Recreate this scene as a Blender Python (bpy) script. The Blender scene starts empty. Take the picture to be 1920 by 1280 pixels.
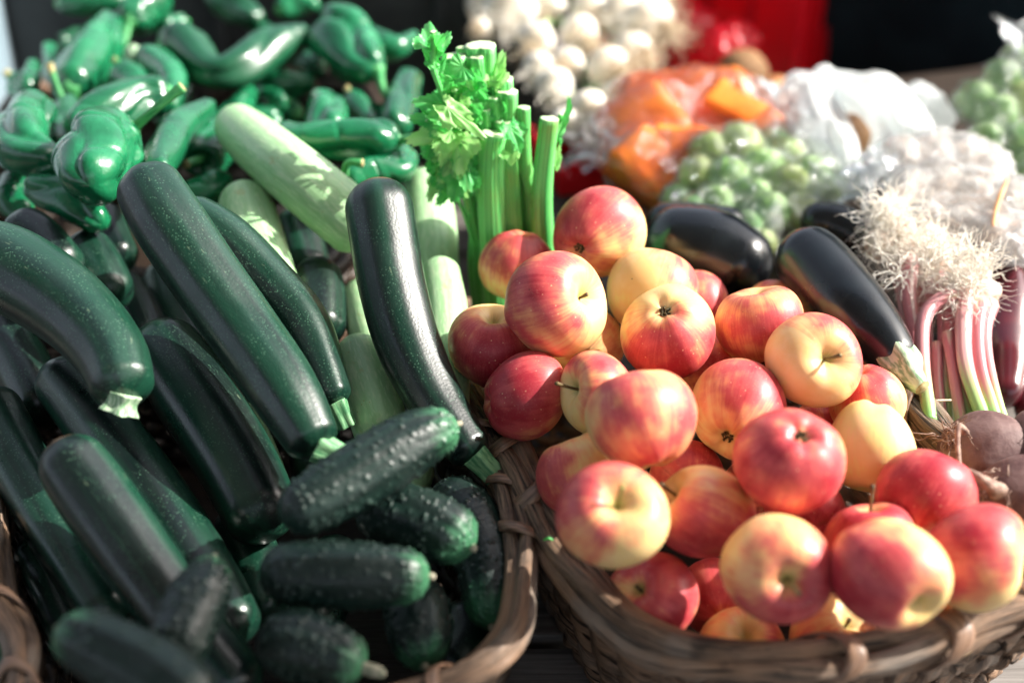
import bpy, math, random
import numpy as np
from mathutils import Vector, noise

random.seed(11); rng = np.random.default_rng(11)
scene = bpy.context.scene
col = scene.collection
PI = math.pi

# ------------------------------------------------------------------ camera
PITCH = math.radians(32.0)
CAM = np.array([0.0, 0.0, 0.82])
AX = np.array([1.0, 0, 0])
AF = np.array([0, math.cos(PITCH), -math.sin(PITCH)])     # forward
AU = np.array([0, math.sin(PITCH), math.cos(PITCH)])      # up
FPX = 50.0 / 36.0 * 1920.0

def at(px, py, d):
    """point in the world seen at photo pixel (px,py) at depth d"""
    return CAM + d * (AF + (px - 960) / FPX * AX - (py - 640) / FPX * AU)

def at_z(px, py, z):
    v = (py - 640) / FPX
    d = (CAM[2] - z) / (math.sin(PITCH) + v * math.cos(PITCH))
    return at(px, py, d)

def vdir(a, b, c):
    """direction: a to the right, b up, c towards the viewer"""
    v = a * AX + b * AU - c * AF
    return v / np.linalg.norm(v)

cam = bpy.data.cameras.new('camera')
cam.lens = 50; cam.sensor_width = 36
cam.clip_start = 0.02; cam.clip_end = 400
cam.dof.use_dof = True
cam.dof.focus_distance = 1.09
cam.dof.aperture_fstop = 2.1
co = bpy.data.objects.new('camera', cam); col.objects.link(co)
co.location = CAM; co.rotation_euler = (PI / 2 - PITCH, 0, 0)
scene.camera = co

# ------------------------------------------------------------------ light
SUN = np.array([0.80, 0.10, 0.60]); SUN /= np.linalg.norm(SUN)
w = bpy.data.worlds.new('World'); scene.world = w; w.use_nodes = True
nt = w.node_tree; nt.nodes.clear()
sky = nt.nodes.new('ShaderNodeTexSky'); sky.sky_type = 'NISHITA'; sky.sun_disc = False
sky.sun_elevation = math.asin(SUN[2]); sky.sun_rotation = math.atan2(SUN[0], SUN[1])
sky.air_density = 1.0; sky.dust_density = 5.0
bg = nt.nodes.new('ShaderNodeBackground'); bg.inputs[1].default_value = 0.15
wo = nt.nodes.new('ShaderNodeOutputWorld')
hs = nt.nodes.new('ShaderNodeHueSaturation'); hs.inputs['Saturation'].default_value = 0.55
nt.links.new(sky.outputs[0], hs.inputs['Color']); nt.links.new(hs.outputs[0], bg.inputs[0]); nt.links.new(bg.outputs[0], wo.inputs[0])
sl = bpy.data.lights.new('sun', 'SUN'); sl.energy = 5.0; sl.angle = math.radians(0.5); sl.color = (1.0, 0.955, 0.88)
so = bpy.data.objects.new('sun', sl); col.objects.link(so)
so.rotation_euler = Vector(SUN).to_track_quat('Z', 'Y').to_euler(); so.location = (3, 0, 3)
scene.view_settings.view_transform = 'Standard'; scene.view_settings.look = 'None'
scene.view_settings.exposure = 1.08; scene.view_settings.gamma = 1.0
scene.view_settings.use_curve_mapping = False
try:
    scene.cycles.max_bounces = 10; scene.cycles.transparent_max_bounces = 24
    scene.cycles.sample_clamp_indirect = 6.0
except Exception:
    pass

# ------------------------------------------------------------------ node helper
class NB:
    def __init__(self, name):
        self.m = bpy.data.materials.new(name); self.m.use_nodes = True
        self.t = self.m.node_tree; self.t.nodes.clear()
        self.out = self.t.nodes.new('ShaderNodeOutputMaterial')
    def n(self, typ, **kw):
        x = self.t.nodes.new(typ)
        for k, v in kw.items(): setattr(x, k, v)
        return x
    def put(self, sock, v):
        if hasattr(v, 'is_output'): self.t.links.new(v, sock)
        elif isinstance(v, (tuple, list)) and len(v) == 3 and sock.type == 'RGBA': sock.default_value = (*v, 1)
        else: sock.default_value = v
    def attr(self, name, out='Vector'):
        return self.n('ShaderNodeAttribute', attribute_name=name).outputs[out]
    def scalev(self, v, s):
        x = self.n('ShaderNodeVectorMath', operation='MULTIPLY'); self.put(x.inputs[0], v); x.inputs[1].default_value = s; return x.outputs[0]
    def addv(self, v, s):
        x = self.n('ShaderNodeVectorMath', operation='ADD'); self.put(x.inputs[0], v); self.put(x.inputs[1], s); return x.outputs[0]
    def noise(self, v, scale, detail=3, rough=0.5, dist=0.0, out='Fac'):
        x = self.n('ShaderNodeTexNoise'); self.put(x.inputs['Vector'], v); x.inputs['Scale'].default_value = scale
        x.inputs['Detail'].default_value = detail; x.inputs['Roughness'].default_value = rough; x.inputs['Distortion'].default_value = dist
        return x.outputs[out]
    def voro(self, v, scale, out='Distance', rnd=1.0):
        x = self.n('ShaderNodeTexVoronoi'); self.put(x.inputs['Vector'], v); x.inputs['Scale'].default_value = scale
        x.inputs['Randomness'].default_value = rnd; return x.outputs[out]
    def ramp(self, v, a, b, lo=0.0, hi=1.0):
        x = self.n('ShaderNodeMapRange'); x.interpolation_type = 'SMOOTHSTEP'
        self.put(x.inputs[0], v); x.inputs[1].default_value = a; x.inputs[2].default_value = b
        x.inputs[3].default_value = lo; x.inputs[4].default_value = hi; return x.outputs[0]
    def math(self, op, a, b=0.0):
        x = self.n('ShaderNodeMath', operation=op); self.put(x.inputs[0], a); self.put(x.inputs[1], b); return x.outputs[0]
    def mix(self, f, a, b):
        x = self.n('ShaderNodeMix', data_type='RGBA'); self.put(x.inputs[0], f); self.put(x.inputs[6], a); self.put(x.inputs[7], b); return x.outputs[2]
    def bump(self, h, strength=0.3, dist=0.002, normal=None):
        x = self.n('ShaderNodeBump'); self.put(x.inputs['Height'], h); x.inputs['Strength'].default_value = strength
        x.inputs['Distance'].default_value = dist
        if normal is not None: self.put(x.inputs['Normal'], normal)
        return x.outputs[0]
    def pbr(self, color, rough=0.5, spec=0.5, normal=None, coat=0.0, coat_rough=0.1, sss=0.0, sss_r=(1, .3, .1), sss_s=0.004, sheen=0.0, link=True, metallic=0.0):
        p = self.n('ShaderNodeBsdfPrincipled')
        self.put(p.inputs['Base Color'], color); self.put(p.inputs['Roughness'], rough)
        self.put(p.inputs['Specular IOR Level'], spec); self.put(p.inputs['Coat Weight'], coat)
        p.inputs['Coat Roughness'].default_value = coat_rough; p.inputs['Metallic'].default_value = metallic
        if sss:
            p.inputs['Subsurface Weight'].default_value = sss; p.inputs['Subsurface Radius'].default_value = sss_r
            p.inputs['Subsurface Scale'].default_value = sss_s
        if sheen: p.inputs['Sheen Weight'].default_value = sheen
        if normal is not None: self.put(p.inputs['Normal'], normal)
        if link: self.t.links.new(p.outputs[0], self.out.inputs[0])
        return p.outputs[0]
    def surf(self, s): self.t.links.new(s, self.out.inputs[0])

def objrand(b):
    return b.n('ShaderNodeObjectInfo').outputs['Random']

# ------------------------------------------------------------------ materials
def m_zucchini_dark():
    b = NB('dark_zucchini_skin'); s = b.attr('swp'); r = objrand(b)
    st = b.noise(b.scalev(b.attr('ang'), (1.3, 1.3, 1.0)), 1.0, 2)
    st2 = b.noise(b.scalev(b.attr('ang'), (5, 5, 2.0)), 1.0, 3)
    big = b.noise(s, 22, 3)
    spk = b.voro(s, 430); spm = b.noise(s, 60, 2)
    spots = b.math('MULTIPLY', b.ramp(spk, 0.16, 0.32, 1, 0), b.ramp(spm, 0.35, 0.62))
    base = b.mix(b.ramp(st, 0.40, 0.60), (0.0026, 0.0100, 0.0085), (0.0055, 0.038, 0.022))
    base = b.mix(b.ramp(st2, 0.58, 0.75, 0, .5), base, (0.009, 0.055, 0.030))
    base = b.mix(b.ramp(big, 0.55, 0.8, 0, 0.35), base, (0.007, 0.020, 0.019))
    base = b.mix(b.math('MULTIPLY', spots, 0.55), base, (0.08, 0.18, 0.115))
    scr = b.ramp(b.noise(b.scalev(s, (1, 1, .25)), 260, 2, .6), .70, .76, 0, .35)
    base = b.mix(scr, base, (0.16, 0.22, 0.14))
    tip = b.attr('tt', 'Fac')
    base = b.mix(b.ramp(tip, 0.03, 0.012, 0, .9), base, (0.20, 0.105, 0.04))
    rough = b.ramp(b.noise(s, 35, 4), 0.3, 0.7, 0.27, 0.38)
    nrm = b.bump(b.math('ADD', b.math('MULTIPLY', spk, .35), b.noise(s, 40, 2)), 0.11, 0.002)
    b.pbr(base, rough, 0.62, nrm)
    return b.m

def m_zucchini_light():
    b = NB('pale_zucchini_skin'); s = b.attr('swp')
    st = b.noise(b.scalev(b.attr('ang'), (3.5, 3.5, 6.0)), 1.0, 3)
    fine = b.noise(b.scalev(s, (1, 1, 0.25)), 420, 3)
    base = b.mix(b.ramp(st, 0.35, 0.65), (0.29, 0.51, 0.25), (0.39, 0.61, 0.34))
    base = b.mix(b.ramp(fine, 0.48, 0.66, 0, .55), base, (0.56, 0.70, 0.44))
    dots = b.ramp(b.voro(b.addv(s, (3.1, 1.7, .4)), 120), 0.05, 0.12, .6, 0)
    base = b.mix(dots, base, (0.33, 0.30, 0.10))
    blot = b.ramp(b.noise(s, 48, 4, .65), 0.62, 0.74, 0, .55)
    base = b.mix(blot, base, (0.40, 0.38, 0.14))
    tip = b.attr('tt', 'Fac')
    base = b.mix(b.ramp(tip, 0.02, 0.0, 0, .8), base, (0.30, 0.22, 0.09))
    nrm = b.bump(fine, 0.18, 0.0015)
    b.pbr(base, 0.36, 0.45, nrm, sss=.15, sss_r=(.4, 1, .3))
    return b.m

def m_cucumber():
    b = NB('cucumber_skin'); s = b.attr('swp'); tip = b.attr('tt', 'Fac')
    st = b.noise(b.scalev(b.attr('ang'), (3, 3, 4.0)), 1.0, 3)
    fine = b.noise(s, 240, 3)
    base = b.mix(b.ramp(st, 0.4, 0.7), (0.0035, 0.0115, 0.0095), (0.007, 0.024, 0.018))
    base = b.mix(b.ramp(fine, .55, .75, 0, .5), base, (0.014, 0.034, 0.025))
    e = b.math('ADD', tip, b.math('MULTIPLY', b.math('SUBTRACT', st, 0.5), 0.35))
    base = b.mix(b.ramp(e, 0.80, 1.0, 0, .9), base, (0.05, 0.19, 0.09))
    base = b.mix(b.attr('wart', 'Fac'), base, (0.05, 0.09, 0.07))
    nrm = b.bump(fine, 0.35, 0.002)
    b.pbr(base, b.ramp(b.noise(s, 50, 3), .3, .7, .34, .5), 0.45, nrm)
    return b.m

def m_pepper():
    b = NB('green_pepper_skin'); s = b.attr('swp'); r = objrand(b)
    n1 = b.noise(s, 26, 3); st = b.noise(b.scalev(b.attr('ang'), (2.5, 2.5, 3.0)), 1.0, 2)
    base = b.mix(b.ramp(n1, .3, .7), (0.004, 0.085, 0.035), (0.011, 0.185, 0.074))
    base = b.mix(b.ramp(st, .5, .8, 0, .35), base, (0.020, 0.23, 0.09))
    base = b.mix(b.ramp(r, .25, .95, 0, .85), base, (0.004, 0.055, 0.024))
    dots = b.ramp(b.voro(s, 90), .07, .13, .35, 0)
    base = b.mix(dots, base, (0.10, 0.36, 0.17))
    nrm = b.bump(b.noise(b.scalev(s, (1, 1, .35)), 70, 4, .6), 0.22, 0.005)
    nrm = b.bump(b.noise(s, 500, 2), 0.08, 0.001, nrm)
    b.pbr(base, b.math('ADD', b.ramp(n1, .3, .7, .15, .30), b.ramp(r, .5, .9, 0, .14)), 0.55, nrm, coat=.25, coat_rough=.10)
    return b.m

def m_stem(name, c1, c2, rough=.5):
    b = NB(name); s = b.attr('swp')
    f = b.noise(b.scalev(s, (1, 1, .15)), 500, 3)
    base = b.mix(b.ramp(f, .35, .65), c1, c2)
    tt = b.attr('tt', 'Fac')
    b.pbr(base, rough, .4, b.bump(f, .4, .001))
    return b.m

def m_apple():
    b = NB('apple_skin'); p = b.attr('pol'); bl = b.attr('blush', 'Fac'); cav = b.attr('cav', 'Fac'); r = objrand(b)
    oc = b.attr('loc')
    off = b.n('ShaderNodeCombineXYZ'); b.put(off.inputs[2], b.math('MULTIPLY', r, 37.0)); b.put(off.inputs[0], b.math('MULTIPLY', r, 11.0))
    pv = b.addv(p, off.outputs[0])
    streak = b.noise(b.scalev(pv, (4.2, 4.2, 1.3)), 1.0, 5, .68)
    streak2 = b.noise(b.scalev(pv, (17, 17, 2.2)), 1.0, 4, .65)
    blot = b.noise(b.addv(oc, off.outputs[0]), 38, 3, .55)
    k = b.math('ADD', bl, b.math('MULTIPLY', b.math('SUBTRACT', streak, .5), .55))
    k = b.math('ADD', k, b.math('MULTIPLY', b.math('SUBTRACT', streak2, .5), .46))
    k = b.math('ADD', k, b.math('MULTIPLY', b.math('SUBTRACT', blot, .5), 1.15))
    yel = b.mix(b.ramp(blot, .35, .65), (0.81, 0.52, 0.21), (0.85, 0.60, 0.30))
    yel = b.mix(b.ramp(r, .2, .9, 0, .5), yel, (0.76, 0.59, 0.23))
    base = b.mix(b.ramp(k, -.05, -.30), yel, (0.80, 0.66, 0.27))
    base = b.mix(b.ramp(k, .16, .50), base, (0.79, 0.31, 0.15))
    base = b.mix(b.ramp(k, .40, .76), base, (0.57, 0.085, 0.088))
    base = b.mix(b.ramp(k, .70, 1.12), base, (0.36, 0.020, 0.036))
    base = b.mix(b.ramp(cav, .55, 1.0, 0, .8), base, (0.44, 0.40, 0.10))
    russ = b.math('MULTIPLY', b.ramp(cav, .35, 1.0), b.ramp(streak2, .42, .62, 0, .75))
    base = b.mix(russ, base, (0.30, 0.19, 0.07))
    len_ = b.voro(oc, 190)
    dots = b.math('MULTIPLY', b.ramp(len_, .07, .15, .75, 0), b.ramp(b.noise(oc, 70, 2), .38, .6))
    base = b.mix(dots, base, (0.80, 0.55, 0.33))
    fine = b.noise(oc, 700, 2)
    base = b.mix(b.ramp(fine, .55, .75, 0, .12), base, (0.80, 0.55, 0.36))
    dk = b.ramp(b.voro(b.addv(oc, (5.3, .2, 9.1)), 36), .015, .03, .7, 0)
    base = b.mix(dk, base, (0.10, 0.05, 0.02))
    nrm = b.bump(b.noise(oc, 60, 3), 0.06, 0.003)
    b.pbr(base, b.ramp(b.noise(oc, 40, 3),   .3, .7, .36, .50), 0.42, nrm, sss=.25, sss_r=(1, .45, .2), sss_s=.006)
    return b.m

def m_simple(name, c1, c2, scale=60, rough=.5, spec=.4, bump=.2, bdist=.002, aniso=(1, 1, 1), coat=0.0, sss=0.0, detail=4, lo=.35, hi=.65):
    b = NB(name); tc = b.n('ShaderNodeTexCoord').outputs['Object']
    f = b.noise(b.scalev(tc, aniso), scale, detail, .6)
    b.pbr(b.mix(b.ramp(f, lo, hi), c1, c2), rough, spec, b.bump(f, bump, bdist), coat=coat, sss=sss, sss_r=(1, .7, .5))
    return b.m

def m_wicker():
    b = NB('brown_wicker'); s = b.attr('swp')
    f = b.noise(b.scalev(s, (1, 1, .05)), 700, 4, .7)
    g = b.noise(b.scalev(s, (1, 1, .35)), 30, 3, .6)
    c = b.mix(b.ramp(f, .36, .60), (0.034, 0.021, 0.013), (0.28, 0.175, 0.112))
    c = b.mix(b.ramp(g, .46, .68, 0, .85), c, (0.34, 0.195, 0.112))
    c = b.mix(b.ramp(b.noise(s, 14, 3), .52, .72, 0, .75), c, (0.30, 0.245, 0.20))
    c = b.mix(b.ramp(b.noise(s, 33, 3), .60, .74, 0, .8), c, (0.018, 0.012, 0.008))
    crk = b.noise(b.scalev(s, (1, 1, .04)), 260, 2, .6)
    c = b.mix(b.ramp(crk, .60, .68, 0, .9), c, (0.010, 0.006, 0.004))
    hgt = b.math('SUBTRACT', f, b.math('MULTIPLY', b.ramp(crk, .58, .68), 1.2))
    b.pbr(c, b.ramp(g, .3, .7, .38, .62), .45, b.bump(hgt, .95, .003), coat=.08, coat_rough=.3)
    return b.m

def m_celery():
    b = NB('celery_stalk'); s = b.attr('swp'); ang = b.attr('ang')
    f = b.noise(b.scalev(ang, (7, 7, .6)), 1.0, 2)
    g = b.noise(s, 25, 3)
    c = b.mix(b.ramp(f, .4, .6), (0.07, 0.42, 0.10), (0.20, 0.66, 0.20))
    c = b.mix(b.ramp(g, .5, .75, 0, .5), c, (0.24, 0.36, 0.07))
    b.pbr(c, .36, .45, b.bump(f, .4, .002), sss=.2, sss_r=(.3, 1, .3), sss_s=.004)
    return b.m

def m_leaf(name, c1, c2, trans=(.10, .62, .12)):
    b = NB(name); tc = b.n('ShaderNodeTexCoord').outputs['Object']
    v = b.attr('vein', 'Fac')
    f = b.noise(tc, 90, 3)
    c = b.mix(b.ramp(f, .3, .7), c1, c2)
    c = b.mix(b.ramp(v, .3, 1.0, 0, .6), c, (0.30, 0.66, 0.26))
    p = b.pbr(c, .38, .45, b.bump(v, -.5, .002), link=False)
    t = b.n('ShaderNodeBsdfTranslucent'); b.put(t.inputs[0], trans)
    mx = b.n('ShaderNodeMixShader'); mx.inputs[0].default_value = .42
    b.t.links.new(p, mx.inputs[1]); b.t.links.new(t.outputs[0], mx.inputs[2]); b.surf(mx.outputs[0])
    return b.m

def m_film(name, white=.08, tint=(.93, .96, .97), rough=.10, wr=.9, scale=26):
    b = NB(name); tc = b.n('ShaderNodeTexCoord').outputs['Object']
    f = b.noise(tc, scale, 5, .62, 1.2); g = b.noise(b.scalev(tc, (1, .5, 1.6)), scale * 3, 3, .6, .8)
    nrm = b.bump(g, wr * .7, .006, b.bump(f, wr, .020))
    tr = b.n('ShaderNodeBsdfTransparent'); b.put(tr.inputs[0], tint)
    gl = b.n('ShaderNodeBsdfGlossy'); gl.inputs['Roughness'].default_value = rough; b.put(gl.inputs['Normal'], nrm)
    gl.inputs[0].default_value = (.95, .97, 1, 1)
    df = b.n('ShaderNodeBsdfDiffuse'); b.put(df.inputs[0], (.86, .90, .91)); b.put(df.inputs['Normal'], nrm)
    tl = b.n('ShaderNodeBsdfTranslucent'); b.put(tl.inputs[0], (.80, .84, .85))
    lw = b.n('ShaderNodeLayerWeight'); lw.inputs[0].default_value = .32; b.put(lw.inputs['Normal'], nrm)
    m1 = b.n('ShaderNodeMixShader'); m1.inputs[0].default_value = .68
    b.t.links.new(df.outputs[0], m1.inputs[1]); b.t.links.new(tl.outputs[0], m1.inputs[2])
    m2 = b.n('ShaderNodeMixShader'); b.put(m2.inputs[0], b.ramp(f, .32, .72, white * .3, min(1, white * 1.9)))
    b.t.links.new(tr.outputs[0], m2.inputs[1]); b.t.links.new(m1.outputs[0], m2.inputs[2])
    m3 = b.n('ShaderNodeMixShader'); b.put(m3.inputs[0], b.math('ADD', b.math('MULTIPLY', lw.outputs['Fresnel'], .75), .04))
    b.t.links.new(m2.outputs[0], m3.inputs[1]); b.t.links.new(gl.outputs[0], m3.inputs[2]); b.surf(m3.outputs[0])
    return b.m

def m_wood():
    b = NB('grey_weathered_wood'); tc = b.n('ShaderNodeTexCoord').outputs['Object']
    f = b.noise(b.scalev(tc, (3, 60, 60)), 1.6, 5, .65, .5)
    g = b.noise(tc, 5, 3)
    c = b.mix(b.ramp(f, .35, .65), (0.085, 0.075, 0.066), (0.22, 0.20, 0.185))
    c = b.mix(b.ramp(g, .5, .7, 0, .4), c, (0.12, 0.085, 0.06))
    b.pbr(c, .62, .35, b.bump(f, .5, .003))
    return b.m

M = dict(
    zd=m_zucchini_dark(), zl=m_zucchini_light(), cu=m_cucumber(), pe=m_pepper(), ap=m_apple(), wk=m_wicker(), ce=m_celery(),
    zstem=m_stem('zucchini_stem', (0.055, 0.20, 0.085), (0.20, 0.40, 0.20)),
    zstem_pale=m_stem('pale_zucchini_stem', (0.16, 0.30, 0.16), (0.45, 0.58, 0.40)),
    cut=m_simple('cut_flesh', (0.42, 0.60, 0.30), (0.72, 0.80, 0.58), 300, .5, .4, .3, .001),
    pstem=m_stem('pepper_stem', (0.02, 0.21, 0.06), (0.10, 0.38, 0.13), .4),
    pcut=m_simple('dry_stem_end', (0.30, 0.24, 0.10), (0.48, 0.42, 0.22), 300, .7, .2),
    ctip=m_simple('cucumber_tip', (0.20, 0.22, 0.15), (0.40, 0.36, 0.27), 300, .7, .2),
    astem=m_stem('apple_stem', (0.06, 0.035, 0.015), (0.20, 0.14, 0.05), .7),
    astem_g=m_stem('green_apple_stem', (0.16, 0.17, 0.04), (0.32, 0.32, 0.08), .6),
    acal=m_simple('apple_calyx', (0.03, 0.022, 0.012), (0.12, 0.10, 0.05), 400, .8, .2),
    leaf=m_leaf('celery_leaf', (0.07, 0.45, 0.12), (0.20, 0.64, 0.21)),
    leafp=m_leaf('pale_celery_leaf', (0.28, 0.66, 0.20), (0.50, 0.80, 0.34), (.40, .80, .25)),
    egg=None,
    film=m_film('clear_plastic_film', .055, (.975, .985, .99)), film_w=m_film('milky_plastic_film', .16, (.97, .98, .985), scale=34), film_g=m_film('white_net_film', .42, (.97, .97, .96), scale=44), film_p=m_film('tight_clear_film', .01, (.985, .985, .985), scale=18), bagw=None,
    wood=m_wood(),
)
b = NB('eggplant_skin'); tc = b.attr('swp'); f = b.noise(tc, 18, 3)
b.pbr(b.mix(b.ramp(f, .4, .7), (0.0025, 0.0040, 0.0060), (0.004, 0.008, 0.011)), b.ramp(f, .3, .7, .20, .34), .5, b.bump(b.noise(tc, 30, 3), .12, .004), coat=.25, coat_rough=.08)
M['egg'] = b.m
b = NB('white_bag_plastic'); tc = b.n('ShaderNodeTexCoord').outputs['Object']; f = b.noise(tc, 20, 4, .6, 1.)
p = b.pbr((.93, .95, .95), .32, .5, b.bump(f, .8, .02), link=False)
t_ = b.n('ShaderNodeBsdfTranslucent'); b.put(t_.inputs[0], (.86, .92, .92))
tr = b.n('ShaderNodeBsdfTransparent')
mx = b.n('ShaderNodeMixShader'); mx.inputs[0].default_value = .50; b.t.links.new(p, mx.inputs[1]); b.t.links.new(t_.outputs[0], mx.inputs[2])
mx2 = b.n('ShaderNodeMixShader'); mx2.inputs[0].default_value = .10; b.t.links.new(mx.outputs[0], mx2.inputs[1]); b.t.links.new(tr.outputs[0], mx2.inputs[2]); b.surf(mx2.outputs[0])
M['bagw'] = b.m

# ------------------------------------------------------------------ objects
def tag(o, label, cat, group=None, kind=None):
    if label: o['label'] = label
    if cat: o['category'] = cat
    if group: o['group'] = group
    if kind: o['kind'] = kind
    return o

def thing(name, loc, label, cat, group=None):
    o = bpy.data.objects.new(name, None); o.empty_display_size = .02
    col.objects.link(o); o.location = [float(x) for x in loc]
    return tag(o, label, cat, group)

WORLD = {}                                   # world position of every object made (no rotations anywhere)
def mesh(name, V, F, mat, parent=None, attrs=None, smooth=True, loc=None, mats=None, mi=None):
    V = np.asarray(V, float)
    if parent is not None:
        base = np.array(WORLD.get(parent.name, np.array(parent.location)))
        my = base
    else:
        if loc is None: loc = [V[:, 0].mean(), V[:, 1].mean(), V[:, 2].min()]
        my = np.array(loc, float)
    me = bpy.data.meshes.new(name)
    me.from_pydata((V - my).tolist(), [], [tuple(int(i) for i in f) for f in F])
    if mats:
        for m in mats: me.materials.append(m)
        if mi is not None: me.polygons.foreach_set('material_index', np.asarray(mi, dtype=np.int32))
    elif mat is not None: me.materials.append(mat)
    if smooth: me.polygons.foreach_set('use_smooth', [True] * len(me.polygons))
    for k, a in (attrs or {}).items():
        a = np.asarray(a, dtype=np.float32)
        if a.ndim == 1: me.attributes.new(k, 'FLOAT', 'POINT').data.foreach_set('value', a)
        else: me.attributes.new(k, 'FLOAT_VECTOR', 'POINT').data.foreach_set('vector', a.ravel())
    me.update()
    o = bpy.data.objects.new(name, me); col.objects.link(o)
    if parent is not None: o.parent = parent
    else: o.location = my
    WORLD[o.name] = my
    return o

def cr(P, n, closed=False):
    """dense catmull-rom through control rows (any number of columns)"""
    P = np.asarray(P, float)
    if len(P) == 2 and not closed: return P[0] + np.linspace(0, 1, n)[:, None] * (P[1] - P[0])
    if closed: Q = np.vstack([P[-1], P, P[0], P[1]]); ns = len(P)
    else: Q = np.vstack([2 * P[0] - P[1], P, 2 * P[-1] - P[-2]]); ns = len(P) - 1
    u = np.linspace(0, ns, n, endpoint=not closed); i = np.minimum(u.astype(int), ns - 1); t = (u - i)[:, None]
    p0, p1, p2, p3 = Q[i], Q[i + 1], Q[i + 2], Q[i + 3]
    return .5 * (2 * p1 + (p2 - p0) * t + (2 * p0 - 5 * p1 + 4 * p2 - p3) * t * t + (3 * p1 - p0 - 3 * p2 + p3) * t ** 3)

def sweep(P, R, n=48, segs=24, shape=None, r0=1.0, r1=1.0, cap0='round', cap1='round', flat=None, flatdir=None, closed=False, seed=0):
    """tube along control points. R: radii at the control points. r0/r1: length of the rounded ends in radii.
    returns verts, faces, attrs, cap face indices"""
    P = np.asarray(P, float); R = np.asarray(R, float)
    D = cr(np.column_stack([P, R]), 400, closed)
    seg = np.linalg.norm(np.diff(D[:, :3], axis=0), axis=1); s = np.concatenate([[0], np.cumsum(seg)]); L = s[-1]
    if closed: u = np.linspace(0, 1, n, endpoint=False)
    else:
        x = np.linspace(0, 1, n); u = x
        if cap0 == 'round' or cap1 == 'round': u = .45 * x + .55 * .5 * (1 - np.cos(PI * x))
    S = u * L
    C = np.column_stack([np.interp(S, s, D[:, k]) for k in range(3)]); rad = np.interp(S, s, D[:, 3])
    if not closed:
        if cap0 == 'round':
            l0 = rad[0] * r0; y = np.clip(S / l0, 0, 1); rad = rad * np.sqrt(np.maximum(1 - (1 - y) ** 2, 1e-5))
        if cap1 == 'round':
            l1 = rad[-1] * r1; y = np.clip((L - S) / l1, 0, 1); rad = rad * np.sqrt(np.maximum(1 - (1 - y) ** 2, 1e-5))
    T = np.gradient(C, axis=0); T /= np.maximum(np.linalg.norm(T, axis=1)[:, None], 1e-9)
    N = np.zeros_like(T)
    a = np.array(flatdir if flatdir is not None else (-AF), float)
    for i in range(n):
        if i == 0 or flatdir is not None: v = a - T[i] * a.dot(T[i])
        else: v = N[i - 1] - T[i] * N[i - 1].dot(T[i])
        if np.linalg.norm(v) < 1e-6: v = np.array([.3, .5, .7]) - T[i] * np.array([.3, .5, .7]).dot(T[i])
        N[i] = v / np.linalg.norm(v)
    B = np.cross(T, N)
    th = np.linspace(0, 2 * PI, segs, endpoint=False)
    TH, U = np.meshgrid(th, u); m = np.ones_like(TH)
    if shape is not None: m = shape(TH, U)
    rr = rad[:, None] * m
    fl = 1.0 if flat is None else flat
    V = C[:, None, :] + (np.cos(TH) * rr * fl)[..., None] * N[:, None, :] + (np.sin(TH) * rr)[..., None] * B[:, None, :]
    V = V.reshape(-1, 3); F = []
    nr = n if closed else n - 1
    for i in range(nr):
        for j in range(segs):
            k = (j + 1) % segs; i2 = (i + 1) % n
            F.append((i * segs + j, i * segs + k, i2 * segs + k, i2 * segs + j))
    caps = []
    if not closed:
        caps.append(len(F)); F.append(tuple(range(segs - 1, -1, -1)))
        caps.append(len(F)); F.append(tuple((n - 1) * segs + j for j in range(segs)))
    rm = float(np.mean(rad))
    o = seed * .731
    at_ = dict(swp=np.column_stack([(np.cos(TH) * rad[:, None]).ravel() + o, (np.sin(TH) * rad[:, None]).ravel() + o * .7, np.repeat(S, segs) + o * 1.3]),
               ang=np.column_stack([np.cos(TH).ravel() + o, np.sin(TH).ravel() + o * .6, np.repeat(S, segs) + o * 1.7]),
               tt=np.repeat(u, segs))
    return V, F, at_, caps

def merge(parts):
    Vs, Fs, A, off = [], [], {}, 0
    keys = set(parts[0][2].keys()) if parts[0][2] else set()
    for V, F, a, *_ in parts:
        Vs.append(V); Fs += [tuple(i + off for i in f) for f in F]; off += len(V)
        for k in keys: A.setdefault(k, []).append(a[k])
    return np.vstack(Vs), Fs, {k: np.concatenate(v) for k, v in A.items()}

def wobble(seed, k=(2, 3, 5), amp=.03, lf=2.0):
    r = np.random.default_rng(seed); ph = r.uniform(0, 6.28, (len(k), 3)); am = r.uniform(.4, 1, len(k)) * amp
    def f(TH, U):
        m = np.ones_like(TH)
        for q, kk in enumerate(k): m = m + am[q] * np.cos(kk * TH + ph[q, 0] + 2.2 * np.sin(lf * U * 3 + ph[q, 1]) * .4) + .3 * am[q] * np.sin(U * 9 * lf + ph[q, 2])
        return m
    return f

def DL(y):
    return float(np.interp(y, [-60, 0, 200, 340, 750, 1100, 1280, 1400], [1.66, 1.60, 1.40, 1.24, 1.09, .98, .925, .89]))
def DA(y):
    return 200.0 / (165 + (y - 450) * .0726)

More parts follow.
